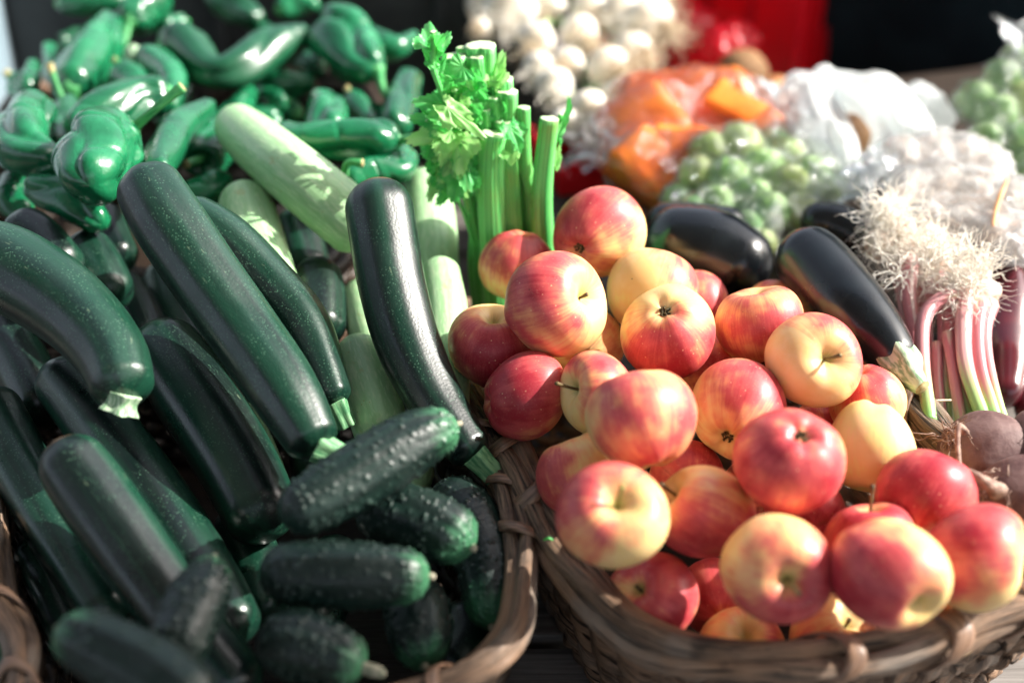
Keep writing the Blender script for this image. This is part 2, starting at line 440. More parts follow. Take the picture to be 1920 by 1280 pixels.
# every item that lies in a pile: pixel path, width in pixels, depth. A small solver moves items along
# their sight lines until none of them runs into another.
ITEMS = {}
def item(key, pts, off=0.0, kind='z', D=None, stiff=1.0):
    D = D or DL
    P = [(x, y, wd, D(y) + off + (e[0] if e else 0.0)) for (x, y, wd, *e) in pts]
    ITEMS[key] = dict(p=np.array(P, float), kind=kind, stiff=stiff, k=1.0)
    return ITEMS[key]
def solve(iters=160):
    keys = list(ITEMS); S = []; own = []
    for i, k in enumerate(keys):
        it = ITEMS[k]; q = cr(it['p'], 11) if len(it['p']) > 1 else it['p']
        for row in q: S.append(row); own.append(i)
    S = np.array(S); own = np.array(own); nk = len(keys)
    sc = np.ones(nk); sc0 = sc.copy()
    ray = AF[None] + ((S[:, 0] - 960) / FPX)[:, None] * AX[None] - ((S[:, 1] - 640) / FPX)[:, None] * AU[None]
    stiff = np.array([ITEMS[k]['stiff'] for k in keys])
    for itn in range(iters):
        d = S[:, 3] * sc[own]; C = CAM + d[:, None] * ray; R = S[:, 2] / 2 * d / FPX * .93
        dist = np.linalg.norm(C[:, None] - C[None], axis=2)
        pen = R[:, None] + R[None] - dist
        pen[own[:, None] == own[None]] = -1
        mv = np.zeros(nk); cnt = np.zeros(nk)
        ii, jj = np.where(np.triu(pen > 0.0005, 1))
        best = {}
        for a, b_ in zip(ii, jj):
            key = (own[a], own[b_])
            if key not in best or pen[a, b_] > best[key][0]: best[key] = (pen[a, b_], a, b_)
        for (ka, kb), (pn, a, b_) in best.items():
            sg = -1 if d[a] < d[b_] else 1
            mv[ka] += sg * pn * .28 / stiff[ka]; mv[kb] -= sg * pn * .28 / stiff[kb]
        sc += mv / 1.1
        sc += (sc0 - sc) * .004
    for i, k in enumerate(keys):
        ITEMS[k]['p'][:, 3] *= sc[i]; ITEMS[k]['k'] = sc[i]
    return sc
def pts_of(key):
    p = ITEMS[key]['p']
    C = np.array([at(x, y, d) for x, y, _, d in p]); R = p[:, 2] / 2 * p[:, 3] / FPX
    return C, R
# ------------------------------------------------------------------ pile layout
# apples: x, y, width, layer offset, axis (right, up, to viewer), which end that is, height ratio, blush direction, level, amount, stem, label
AP = [
 (1121, 438, 168, -.02, (-.55, -.45, .70), 'calyx', .98, (-.5, .6, .5), .46, .42, 0, 'red and orange apple on top of the pile, leaning against the celery stalks'),
 (972, 500, 146, .03, (.1, .95, .15), 'calyx', .95, (.25, .7, .6), .40, .45, 0, 'apple with red top and yellow lower side right in front of the celery'),
 (1040, 571, 194, -.05, (.80, .20, .56), 'stem', .93, (-.65, .45, .55), .44, .40, 0, 'streaky red apple showing its pale green stem hollow to the right, below the topmost apple'),
 (1222, 548, 172, .02, (.35, .85, -.4), 'stem', 1.0, (.9, .1, .3), .16, .34, 0, 'yellow apple behind the one with an upturned calyx, in front of the eggplant'),
 (1252, 621, 183, -.03, (-.17, .50, .85), 'calyx', .95, (.15, -.85, .45), .42, .62, 0, 'apple with yellow top around an upturned calyx and deep red underside'),
 (922, 650, 166, .04, (.05, .75, .5), 'stem', .98, (.1, -.3, .95), .42, .60, 0, 'dark red apple with yellow shoulders touching the pale zucchini at the left'),
 (985, 741, 166, .0, (.97, .15, -.2), 'stem', .97, (-.6, .15, .75), .62, .45, 0, 'dull red speckled apple nearest the left rim of the apple basket'),
 (1122, 738, 158, -.005, (-.82, .18, .52), 'stem', .95, (.45, .65, .5), .34, .40, 1, 'yellow apple with red streaks whose brown stem points to the left'),
 (1203, 786, 212, -.07, (-.25, .95, -.22), 'stem', .93, (.35, .35, .7), .42, .30, 0, 'large orange red apple in the middle with no hollow showing'),
 (1098, 648, 150, .06, (0, .2, -1), 'stem', .95, (-.3, .2, .5), .22, .2, 0, 'orange apple mostly hidden under the streaky red one'),
 (1423, 607, 166, .0, (-.15, .97, .12), 'stem', .92, (.1, .2, .95), .45, .22, 0, 'pinkish orange apple in the back row beside the right eggplant'),
 (1455, 592, 130, .06, (.2, .8, -.5), 'stem', .95, (0, 1, .3), .15, .25, 0, 'brownish yellow apple peeking over the back row in the eggplant shadow'),
 (1524, 675, 177, -.03, (.20, .04, .97), 'stem', .98, (.50, .55, -.45), .40, .50, 2, 'russet yellow apple turning its stem hollow to the viewer'),
 (1625, 752, 142, .02, (.3, -.9, -.3), 'stem', .98, (-.2, .6, .5), .26, .40, 0, 'sunlit yellow apple with a pink flush behind the pale yellow one'),
 (1637, 843, 166, -.01, (-.08, -.97, .1), 'stem', 1.14, (.9, .1, .2), -.10, .12, 0, 'pale yellow tall apple without any red'),
 (1384, 768, 178, .0, (-.36, -.62, .70), 'calyx', 1.06, (.60, .65, .45), .40, .42, 0, 'pink and yellow apple with its dark calyx facing down, right of the middle'),
 (1481, 861, 210, -.07, (.12, .58, .80), 'calyx', .95, (-.1, -.2, .9), .70, .22, 0, 'large evenly red apple with a shallow hollow on top'),
 (1085, 890, 164, .02, (-.3, .9, -.2), 'stem', 1.0, (-.9, -.2, .3), .36, .45, 0, 'orange apple with red left side wedged against the left rim'),
 (1146, 968, 208, -.06, (.10, .42, .90), 'stem', 1.0, (-.62, .60, -.05), .45, .46, 3, 'yellow apple with a green stem standing in its hollow'),
 (1320, 960, 180, -.01, (-.80, .48, .36), 'stem', 1.14, (.2, -.80, .5), .44, .48, 4, 'red and yellow apple lying on its side with its dark stem to the upper left'),
 (1630, 1016, 166, .02, (-.02, .97, .2), 'stem', .98, (0, .3, .9), .66, .25, 1, 'red apple behind the oblong one, its stem poking straight up'),
 (1735, 928, 182, .02, (.5, .8, -.2), 'stem', 1.0, (0, .3, .9), .75, .25, 0, 'deep red apple partly shaded beside the beets'),
 (1457, 1065, 203, -.04, (.12, -.16, .97), 'stem', .98, (.55, -.65, .40), .47, .40, 2, 'yellow apple with red rays around the stem hollow facing the viewer'),
 (1665, 1074, 206, -.06, (.42, -.50, .75), 'stem', 1.14, (-.75, -.10, .45), .36, .62, 0, 'oblong sunlit apple with a deep hollow, resting on the front rim'),
 (1830, 1043, 206, -.03, (.93, .02, .35), 'stem', .98, (-.62, .62, .45), .40, .60, 0, 'red and yellow apple at the right corner of the basket'),
 (1225, 1121, 172, .05, (-.55, .42, .72), 'stem', .95, (.45, .2, .75), .62, .34, 0, 'red apple with a greenish hollow tucked inside the front left corner of the rim'),
 (1345, 1122, 150, .09, (0, .3, -.9), 'stem', .98, (0, .2, .9), .74, .2, 0, 'dark red apple in shadow between two lower apples'),
 (1390, 1232, 174, .10, (.05, .75, .62), 'stem', .95, (.5, .1, .8), .26, .35, 0, 'yellow apple showing only its top above the front rim'),
 (1563, 1206, 178, .095, (.30, .75, .58), 'stem', .95, (.1, -.6, .75), .36, .40, 0, 'golden apple with dark stem hollow low behind the front rim'),
 (1308, 572, 120, .05, (0, .5, -.8), 'stem', .96, (.2, .2, .9), .55, .2, 0, 'small pink edge of an apple at the back beside the yellow one'),
 (1340, 690, 130, .05, (0, .2, -.9), 'stem', .97, (.2, .2, .9), .50, .2, 0, 'pinkish apple peeking out between the back apples'),
 (1288, 893, 140, .06, (0, .2, -.9), 'stem', .97, (.2, .4, .9), .66, .2, 0, 'red apple peeking out beneath the large orange red one'),
 (1512, 962, 148, .05, (0, .2, -.9), 'stem', .97, (0, .2, .9), .80, .2, 0, 'crimson apple peeking out under the large evenly red one'),
 (1542, 815, 130, .06, (0, .2, -.9), 'stem', .97, (0, .4, .9), .50, .2, 0, 'mottled pink apple showing in the gap under the russet one'),
 (1768, 1165, 150, .06, (0, .4, -.9), 'stem', .97, (0, .2, .9), .15, .2, 0, 'shaded yellow apple under the corner apple, just above the rim'),
 (1420, 925, 140, .10, (0, .2, -.9), 'stem', .97, (0, .2, .9), .55, .2, 0, 'orange red apple deep in the pile behind the evenly red one'),
]
for i, a in enumerate(AP):
    item(('ap', i), [(a[0], a[1], a[2])], a[3], 'ap', DA, stiff=6 if i in (27, 28) else 1)

# dark zucchinis: path (x, y, width), layer offset, stem end ('end'/None), label
ZD = {
 'front': ([(704, 337, 128, -.085), (716, 420, 132, -.062), (735, 530, 131, -.035), (765, 640, 126, -.010), (806, 730, 112, .008), (850, 800, 98, .018), (893, 858, 82, .024)], -.015, 'end', (928, 893), 'glossy speckled dark zucchini standing upright in the centre, its stem on the basket rim'),
 'curved': ([(-90, 488, 160), (0, 500, 165), (85, 545, 160), (155, 600, 150), (208, 665, 138), (236, 745, 112)], -.085, 'pale', (222, 772), 'big curved dark zucchini entering from the left edge with a pale stem'),
 'long': ([(262, 324, 120, -.05), (315, 415, 138, -.03), (385, 520, 138, -.01), (460, 625, 136, .01), (535, 735, 132, .025), (598, 845, 98, .04)], -.075, 'end', (664, 872), 'long straight dark zucchini crossing the pile from the peppers to the cucumbers'),
 'behind': ([(330, 395, 96, -.03), (420, 448, 104, -.02), (500, 530, 108), (570, 615, 106, .015), (632, 758, 66, .03)], .0, 'end', (652, 800), 'slimmer dark zucchini lying tight against the right side of the long straight one'),
 'teal': ([(590, 492, 90), (600, 560, 98), (604, 640, 90)], .04, None, None, 'dark zucchini end with a teal sheen left of the upright one'),
 'shadow': ([(545, 402, 84), (562, 460, 92), (580, 530, 90)], .06, None, None, 'shadowed dark zucchini end beneath the pale diagonal one'),
 'left_top': ([(20, 418, 90), (75, 455, 100), (130, 520, 96)], .05, None, None, 'green speckled zucchini end above the big curved one at the left edge'),
 'notch': ([(150, 446, 84), (182, 500, 96), (215, 570, 96)], .05, None, None, 'rounded zucchini end between the curved and the long straight one'),
 'notch_high': ([(192, 388, 62), (205, 440, 74), (230, 500, 80)], .06, None, None, 'narrow zucchini end with dry tip just left of the long straight one'),
 'deep': ([(222, 520, 70), (255, 580, 86), (290, 660, 90)], .07, None, None, 'zucchini with a dry stem stub in the dark gap under the long straight one'),
 'brown_tip': ([(96, 690, 104), (185, 795, 128), (290, 935, 132), (390, 1090, 124), (450, 1200, 110)], .02, None, None, 'dark zucchini with an orange brown tip under the curved one'),
 'sheen': ([(104, 830, 120, -.03), (180, 935, 142, -.01), (275, 1070, 140, .01), (365, 1190, 130, .03), (470, 1310, 116, .05)], -.045, None, None, 'dark zucchini with a bright grey sheen along its length at lower left'),
 'under': ([(285, 620, 130), (365, 740, 150), (445, 870, 150), (510, 1000, 136)], .035, None, None, 'broad dark zucchini in the shade directly under the long straight one'),
 'edge_low': ([(-30, 740, 110), (45, 880, 114), (130, 1030, 112), (215, 1170, 108)], .03, None, None, 'dull dark zucchini along the lower left edge of the pile'),
 'edge_high': ([(-20, 590, 104), (40, 680, 108), (90, 790, 108)], .07, None, None, 'shaded dark zucchini below the curved one at the left edge'),
 'bed_a': ([(640, 1010, 100), (610, 1110, 110), (560, 1220, 100)], .09, None, None, 'dark zucchini in deep shade under the level cucumbers'),
 'bed_b': ([(430, 960, 90), (480, 1060, 104), (500, 1170, 96)], .08, None, None, 'dark zucchini in deep shade left of the level cucumber'),
 'bed_c': ([(860, 1130, 90), (880, 1200, 100), (840, 1270, 90)], .08, None, None, 'dark zucchini end deep in the front right corner of the left basket'),
 'bed_d': ([(300, 500, 80), (330, 590, 96), (380, 680, 90)], .10, None, None, 'dark zucchini in the black gap beside the long straight one'),
 'bed_e': ([(60, 1010, 90), (110, 1110, 100), (150, 1220, 90)], .06, None, None, 'dark zucchini in the shaded lower left of the basket'),
 'bed_mid': ([(560, 690, 90), (585, 800, 100), (600, 920, 100)], .10, None, None, 'dark zucchini deep in the pile beneath the stems'),
}
for k, (p, off, st, sp, lb) in ZD.items(): item(('zd', k), p, off, 'z', stiff=1.6)
ZL = {
 'diagonal': ([(430, 224, 78), (480, 268, 104), (555, 330, 116, .012), (630, 392, 118, .035), (700, 450, 116, .06)], -.035, 'long pale zucchini lying diagonally among the green peppers'),
 'mid': ([(452, 350, 88), (470, 425, 114), (495, 510, 116), (530, 600, 112)], .02, 'pale zucchini end standing between the two dark ones'),
 'back': ([(797, 328, 76), (803, 400, 98), (812, 520, 100), (822, 600, 96)], .05, 'pale zucchini end behind the upright dark one, nearest the celery'),
 'right': ([(820, 490, 74), (834, 580, 84), (840, 700, 76), (846, 800, 70)], .03, 'pale zucchini along the right side of the upright dark one, touching the apples'),
 'left': ([(672, 530, 72), (692, 610, 86), (720, 720, 80)], .065, 'pale zucchini end half hidden on the left of the upright dark one'),
 'lower': ([(664, 636, 84), (690, 720, 104), (722, 830, 104)], .035, 'pale green zucchini below the stems of the two dark ones'),
 'sliver': ([(455, 760, 52), (495, 860, 62), (530, 960, 62)], .075, 'sliver of a pale zucchini showing between dark ones at lower centre'),
 'under_cuke': ([(790, 860, 60), (775, 905, 66), (740, 960, 66)], .055, 'green zucchini piece showing under the stem of the upright dark one'),
}
for k, (p, off, lb) in ZL.items(): item(('zl', k), p, off, 'z', stiff=1.3)
CU = {
 'top': ([(528, 975, 84), (600, 935, 118), (690, 882, 130), (780, 826, 116), (858, 795, 72)], -.085, 'bumpy cucumber lying across the stem end of the upright zucchini'),
 'second': ([(668, 948, 100), (740, 962, 122), (820, 990, 126), (886, 1026, 96)], -.04, 'bumpy cucumber with a lit green tip, second from the top'),
 'middle': ([(485, 1076, 96), (560, 1074, 122), (680, 1078, 126), (806, 1080, 88)], -.06, 'bumpy cucumber lying level across the lower middle of the pile'),
 'low': ([(480, 1215, 100), (570, 1210, 130), (684, 1250, 84)], -.045, 'dark cucumber at the bottom edge with a pinkish blossom remnant'),
 'upright': ([(770, 1090, 104), (785, 1160, 124), (797, 1246, 100)], .01, 'dark cucumber pointing downwards between the rim and the level one'),
 'rim': ([(820, 912, 90), (880, 975, 118), (915, 1070, 120), (922, 1172, 84)], .03, 'long shaded cucumber lying along the inside of the basket rim'),
 'stub': ([(402, 1048, 50), (382, 1100, 104), (350, 1165, 120), (318, 1250, 110)], -.085, 'short blurred cucumber pointing up at lower left with a pale tip'),
 'corner': ([(112, 1178, 90), (190, 1215, 128), (290, 1268, 140), (390, 1340, 130)], -.10, 'blurred cucumber with a grey sheen in the bottom left corner'),
}
for k, (p, off, lb) in CU.items(): item(('cu', k), p, off, 'z', stiff=1.3)

# peppers: path from stem end to tip, layer, stem path or None, hollow calyx ring, seed-ish, label
PE = {
 'crumpled': ([(78, 196, 76), (48, 232, 104), (42, 280, 112), (112, 306, 60)], -.02, None, 0, 'crumpled sunlit green pepper at the left edge of the basket'),
 'matte': ([(128, 176, 88), (150, 140, 98), (186, 86, 92), (212, 34, 44)], .03, None, 0, 'long matte grey green pepper leaning up at the left'),
 'ring_left': ([(128, 200, 58), (122, 226, 74), (112, 280, 60)], -.01, [(128, 200), (108, 165), (92, 120)], 1, 'green pepper with raised calyx rim and a pale curled stem'),
 'front': ([(246, 244, 92), (206, 262, 140), (178, 296, 146), (168, 350, 104)], -.05, [(246, 240), (290, 205), (342, 162)], 0, 'fat folded green pepper in front with a long stem across the others'),
 'draped': ([(322, 176, 66), (262, 186, 92), (200, 212, 90), (132, 246, 60)], .01, None, 0, 'glossy dented green pepper right behind the fat folded one'),
 'glossy': ([(298, 336, 62), (304, 292, 82), (340, 240, 72), (396, 196, 34)], -.02, None, 0, 'slender glossy green pepper with its tip pointing up right'),
 'wavy': ([(298, 92, 66), (345, 88, 94), (396, 132, 66), (450, 128, 78), (520, 88, 82), (578, 60, 44)], -.01, None, 0, 'long S shaped glossy green pepper at the top of the heap'),
 'coiled': ([(250, 110, 48), (292, 116, 72), (322, 160, 66), (318, 205, 40)], .0, [(250, 108), (250, 90)], 0, 'coiled green pepper with a blunt pale stem end'),
 'ring_mid': ([(228, 140, 62), (244, 155, 80), (262, 190, 60)], .01, [(236, 138), (222, 118), (214, 112)], 1, 'green pepper showing its hollow calyx and a short stub of stem'),
 'top': ([(240, 44, 50), (262, 22, 72), (310, -8, 74)], .02, [(238, 50), (228, 90), (188, 112)], 0, 'glossy green pepper at the top edge with a bent thin stem'),
 'top_left': ([(108, 8, 36), (165, 4, 56), (240, -18, 60)], .03, None, 0, 'green pepper tip cut by the top edge of the view at left'),
 'top_mid': ([(400, -10, 60), (442, 14, 70), (486, 40, 36)], .05, None, 0, 'green pepper at the top edge between the heap and the black crate'),
 'hanging': ([(712, 134, 50), (680, 116, 96), (646, 84, 128), (628, 40, 96)], -.01, [(702, 142), (722, 175), (756, 212)], 0, 'fat hanging green pepper with thick stem pointing down right'),
 'ring_right': ([(606, 190, 54), (610, 204, 80), (622, 256, 76)], .0, [(606, 192), (600, 196)], 1, 'green pepper facing the viewer with an open round calyx'),
 'ribbed': ([(752, 264, 44), (710, 262, 92), (640, 262, 84), (570, 258, 60), (528, 240, 34)], -.02, [(752, 262), (790, 258)], 0, 'wrinkled glossy green pepper lying level behind the diagonal pale zucchini'),
 'low_right': ([(642, 338, 44), (690, 322, 66), (748, 312, 64), (764, 286, 40)], .02, [(640, 330), (652, 306), (680, 306)], 0, 'dark green pepper with curved stem under the wrinkled level one'),
 'hollow': ([(374, 308, 74), (386, 286, 92), (430, 232, 72), (470, 170, 32)], .05, [(374, 310), (350, 308)], 1, 'dark green pepper with its sunken stem end toward the viewer'),
 'bottom_left': ([(52, 342, 46), (96, 362, 76), (150, 388, 78), (196, 424, 50)], .01, None, 0, 'dark wrinkled green pepper below the heap at left'),
 'dark_mid': ([(470, 142, 44), (528, 158, 58), (592, 150, 40)], .04, None, 0, 'dark green pepper in shade under the S shaped one'),
 'dark_right': ([(692, 66, 44), (736, 92, 56), (782, 66, 24)], .03, None, 0, 'narrow green pepper behind the fat hanging one'),
 'edge_right': ([(772, 140, 44), (752, 190, 66), (744, 240, 60)], .05, None, 0, 'dark green pepper beside the celery leaves'),
 'gap_left': ([(92, 86, 24), (100, 130, 40), (120, 170, 44)], .06, None, 0, 'curled dark green pepper tip in the shade at far left'),
 'gap_mid': ([(430, 250, 40), (480, 230, 60), (530, 225, 50)], .08, None, 0, 'green pepper peeking above the rounded tip of the diagonal pale zucchini'),
 'gap_low': ([(420, 330, 44), (400, 350, 60), (330, 372, 56)], .05, None, 0, 'dark green pepper in the gap above the pale zucchini end'),
 'deep_mid': ([(480, 60, 50), (560, 100, 64), (600, 130, 40)], .10, None, 0, 'dark green pepper deep in the heap right of the S shaped one'),
 'deep_low': ([(560, 215, 44), (500, 190, 60), (440, 190, 50)], .08, None, 0, 'dark green pepper deep in the heap left of the open calyx'),
 'deep_left': ([(30, 330, 50), (20, 380, 60), (60, 400, 50)], .06, None, 0, 'shaded green pepper squeezed against the basket side at left'),
}
EXTRA = [((64, 120), (40, 170), 34, .05, 'thin dark green pepper at the far left in front of the foam box'), ((150, 300), (215, 330), 40, .04, 'thin green pepper tucked under the fat folded one'), ((250, 60), (330, 40), 40, .06, 'dark green pepper at the top left behind the bent stem'),
 ((345, 160), (300, 230), 44, .06, 'dark green pepper in the gap behind the slender glossy one'), ((540, 190), (480, 170), 40, .06, 'thin pepper lying under the S shaped one'), ((660, 180), (700, 230), 46, .05, 'thin dark pepper in the gap below the fat hanging one'), ((520, 20), (600, 10), 44, .08, 'dark green pepper at the top edge beside the black crate'),
 ((690, 200), (760, 230), 40, .06, 'thin dark pepper near the celery leaves'), ((350, 40), (300, 60), 40, .06, 'thin pepper behind the top end of the S shaped one'), ((20, 150), (50, 190), 40, .06, 'dark pepper against the rim at the far left'), ((590, 300), (520, 290), 36, .03, 'thin green pepper under the wrinkled level one'), ((160, 60), (110, 90), 40, .07, 'dark pepper deep behind the matte leaning one')]
for q, (s_, e_, wd_, of_, lb_) in enumerate(EXTRA):
    mx_, my_ = (s_[0] + e_[0]) / 2 + 12 * math.sin(q * 2.1), (s_[1] + e_[1]) / 2 + 12 * math.cos(q * 1.7)
    PE['extra' + str(q)] = ([(s_[0], s_[1], wd_ * .8), (mx_, my_, wd_ * 1.25), (e_[0], e_[1], wd_ * .55)], of_, [s_, (s_[0] - (e_[0] - s_[0]) * .25, s_[1] - 14)] if q % 2 else None, 0, lb_)
for k, (p, off, stp, ring, lb) in PE.items(): item(('pe', k), [(r_[0], r_[1], r_[2] * .95, *r_[3:]) for r_ in p], off, 'pe', stiff=1.2)
EG = {
 'right': ([(1478, 452, 104), (1530, 500, 134), (1600, 580, 132), (1656, 640, 104), (1694, 688, 66)], .0, 'glossy black eggplant with pale green cap pointing down right'),
 'left': ([(1205, 452, 110), (1270, 458, 148), (1350, 478, 156), (1440, 520, 110)], .035, 'glossy dark eggplant lying behind the yellow apple at left'),
 'rear': ([(1215, 412, 60), (1290, 415, 74), (1400, 430, 80)], .08, 'dull dark eggplant under the bag of sprouts'),
 'far': ([(1500, 410, 60), (1570, 420, 80), (1640, 460, 70)], .09, 'dark eggplant in the shade behind the pair in front'),
}
for k, (p, off, lb) in EG.items(): item(('eg', k), p, off + .02, 'eg', DA, stiff=1.4)

solve()

# ------------------------------------------------------------------ apples
NA, NPH = 44, 56
def build_apple(i):
    x, y, wpx, off, axis, end, asp, bd, lv, am, stem, label = AP[i]
    r = np.random.default_rng(100 + i)
    C, R = pts_of(('ap', i)); C = C[0]; R = R[0]
    ax = vdir(*axis)
    e3 = ax if end == 'stem' else -ax
    t = np.cross(e3, [.31, .52, .79]); t /= np.linalg.norm(t); e1 = t; e2 = np.cross(e3, e1)
    bdir = vdir(*bd)
    a = np.linspace(0, PI, NA); a = a - .10 * np.sin(2 * a); ph = np.linspace(0, 2 * PI, NPH, endpoint=False)
    PHI, A = np.meshgrid(ph, a)
    dt = r.uniform(.36, .46); db = r.uniform(.20, .28) if axis[2] > -.5 else .05; wt = r.uniform(.32, .38); wb = r.uniform(.25, .31)
    rad = 1 - dt * np.exp(-(A / wt) ** 2) - db * np.exp(-((PI - A) / wb) ** 2)
    rad *= 1 + .022 * np.cos(5 * PHI + r.uniform(0, 6)) * np.clip((A - 1.2) / 1.5, 0, 1) + .014 * np.cos(2 * PHI + r.uniform(0, 6)) + .012 * np.cos(3 * PHI + r.uniform(0, 6)) * np.sin(A)
    rad *= 1 + .012 * np.cos(5 * PHI + 1) * np.exp(-((A - .35) / .3) ** 2)
    h = np.sin(A) * rad * (1 + r.uniform(.03, .11) * np.cos(A)) * (1 + r.uniform(-.03, .03) * np.cos(2 * PHI + r.uniform(0, 6))); z = np.cos(A) * rad * asp
    lx, ly = h * np.cos(PHI), h * np.sin(PHI)
    skew = r.uniform(-.15, .15, 2)
    z = z + skew[0] * lx + skew[1] * ly
    k = R / 1.0
    V = C + k * (lx[..., None] * e1 + ly[..., None] * e2 + z[..., None] * e3)
    N = (np.sin(A) * np.cos(PHI))[..., None] * e1 + (np.sin(A) * np.sin(PHI))[..., None] * e2 + np.cos(A)[..., None] * e3
    bl = lv + .01 + am * (N @ bdir)
    for (vi, vj), _ in np.ndenumerate(bl):
        p = N[vi, vj]
        bl[vi, vj] += .20 * noise.noise(Vector((p[0] * 1.6 + i * 5.1, p[1] * 1.6, p[2] * 1.6))) + .10 * noise.noise(Vector((p[0] * 4 + i * 3.3, p[1] * 4, p[2] * 4)))
    cav = np.exp(-(A / .34) ** 2) + .55 * np.exp(-((PI - A) / .22) ** 2)
    bl = bl - .45 * np.clip(cav, 0, 1)
    pol = np.stack([np.cos(PHI), np.sin(PHI), A * .5], -1)
    Vf = V.reshape(-1, 3)
    # collapse pole rings to single vertices
    top, bot = Vf[:NPH].mean(0), Vf[-NPH:].mean(0)
    Vv = np.vstack([top, Vf[NPH:-NPH], bot]); n = len(Vv)
    def red(arr):
        f = arr.reshape(NA * NPH, -1); g = np.vstack([f[:NPH].mean(0), f[NPH:-NPH], f[-NPH:].mean(0)]); return g[:, 0] if g.shape[1] == 1 else g
    F = []
    for j in range(NPH): F.append((0, 1 + j, 1 + (j + 1) % NPH))
    for q in range(NA - 3):
        for j in range(NPH):
            jj = (j + 1) % NPH; o = 1 + q * NPH
            F.append((o + j, o + NPH + j, o + NPH + jj, o + jj))
    o = 1 + (NA - 3) * NPH
    for j in range(NPH): F.append((o + (j + 1) % NPH, o + j, n - 1))
    base = C - np.array([0, 0, R])
    root = thing('apple', base, label, 'apple', 'apples heaped in the wicker basket')
    loc = (Vv - C) * (.0385 / R)
    mesh('skin', Vv, F, M['ap'], root, dict(blush=red(bl), cav=np.clip(red(cav), 0, 1), pol=red(pol), loc=loc))
    tp = C + k * e3 * (1 - dt) * asp
    if stem or (end == 'stem' and axis[2] > .25 and stem == 0 and i in (2, 25, 28)):
        ln = {0: .010, 1: .021, 2: .019, 3: .021, 4: .020}[stem]
        side = {0: (0, .3, .2), 1: (.1, .1, 0), 2: (.55, .30, 0) if i != 22 else (.4, -.6, 0), 3: (.10, .8, 0), 4: (-.2, .4, .3)}[stem]
        bend = side[0] * AX + side[1] * AU - side[2] * AF
        d0 = e3; p0 = tp - e3 * .003
        if stem in (1,): ln *= 1.25
        P = [p0, p0 + d0 * ln * .5 + bend * ln * .12, p0 + d0 * ln + bend * ln * .45]
        V2, F2, a2, caps = sweep(P, [.0013, .0011, .0017], 12, 8, cap0='flat', cap1='flat', seed=i)
        mesh('stem', V2, F2, M['astem_g'] if stem == 3 else M['astem'], root, a2)
    if axis[2] > .2 and end == 'calyx':
        parts = []
        bp = C - k * e3 * (1 - db) * asp * .985
        for q in range(6):
            an = q / 6 * 6.283 + r.uniform(-.3, .3); u = np.cos(an) * e1 + np.sin(an) * e2
            parts.append(sweep([bp + u * .0015, bp + u * .0042 - e3 * .0022, bp + u * r.uniform(.001, .003) - e3 * .0055], [.0014, .0013, .0003], 7, 6, cap0='flat', cap1='flat', seed=q))
        mv_, mf_, _ = merge(parts); mesh('calyx', mv_, mf_, M['acal'], root)
for i in range(len(AP)): build_apple(i)

# ------------------------------------------------------------------ zucchinis
def rib5(depth=.16, k=5, ph=0.0):
    def f(TH, U): return 1 + depth * np.cos(k * TH + ph) * (.5 + .5 * U)
    return f
def zuc_shape(seed, k=6, amp=.040):
    r = np.random.default_rng(seed); p = r.uniform(0, 6); w = wobble(seed, (1, 2), .018, 1.0)
    def f(TH, U):
        c = np.abs(np.cos(k * TH / 2 + p)) - .64
        return w(TH, U) * (1 + amp * c)
    return f
def stem_part(root, P, r0, r1, seed, mat):
    V, F, a, caps = sweep(P, [r0 * 1.08, r0 * .92, r1], 18, 40, shape=rib5(.17, 5, seed), cap0='flat', cap1='flat', seed=seed)
    mi = np.zeros(len(F), int); mi[caps[1]] = 1
    mesh('stem', V, F, None, root, a, mats=[mat, M['cut']], mi=mi)
si = 0
for k, (p, off, st, sp, lb) in ZD.items():
    si += 1; C, R = pts_of(('zd', k)); it = ITEMS[('zd', k)]
    root = thing('zucchini', [C[:, 0].mean(), C[:, 1].mean(), (C[:, 2] - R).min()], lb, 'zucchini', 'dark green zucchinis in the left basket')
    V, F, a, caps = sweep(C, R, 90, 56, zuc_shape(si), r0=.95, r1=.8 if not st else .62, seed=si)
    mesh('skin', V, F, M['zd'], root, a)
    if st:
        d = it['p'][-1, 3]; e = np.array(at(sp[0], sp[1], d + .004)); dirn = C[-1] - C[-2]; dirn /= np.linalg.norm(dirn)
        s0 = C[-1] - dirn * R[-1] * .22
        if st == 'end': stem_part(root, [s0, (s0 + e) / 2, e], R[-1] * .58, R[-1] * .50, si, M['zstem'])
        else:
            stem_part(root, [s0, (s0 + e) / 2, e], R[-1] * .52, R[-1] * .62, si, M['zstem_pale'])
for k, (p, off, lb) in ZL.items():
    si += 1; C, R = pts_of(('zl', k))
    root = None
    V, F, a, caps = sweep(C, R, 80, 48, zuc_shape(si, 8, .007), r0=1.0, r1=.8, seed=si)
    o = mesh('pale_zucchini', V, F, M['zl'], None, a); tag(o, lb, 'zucchini', 'pale green zucchinis in the left basket')

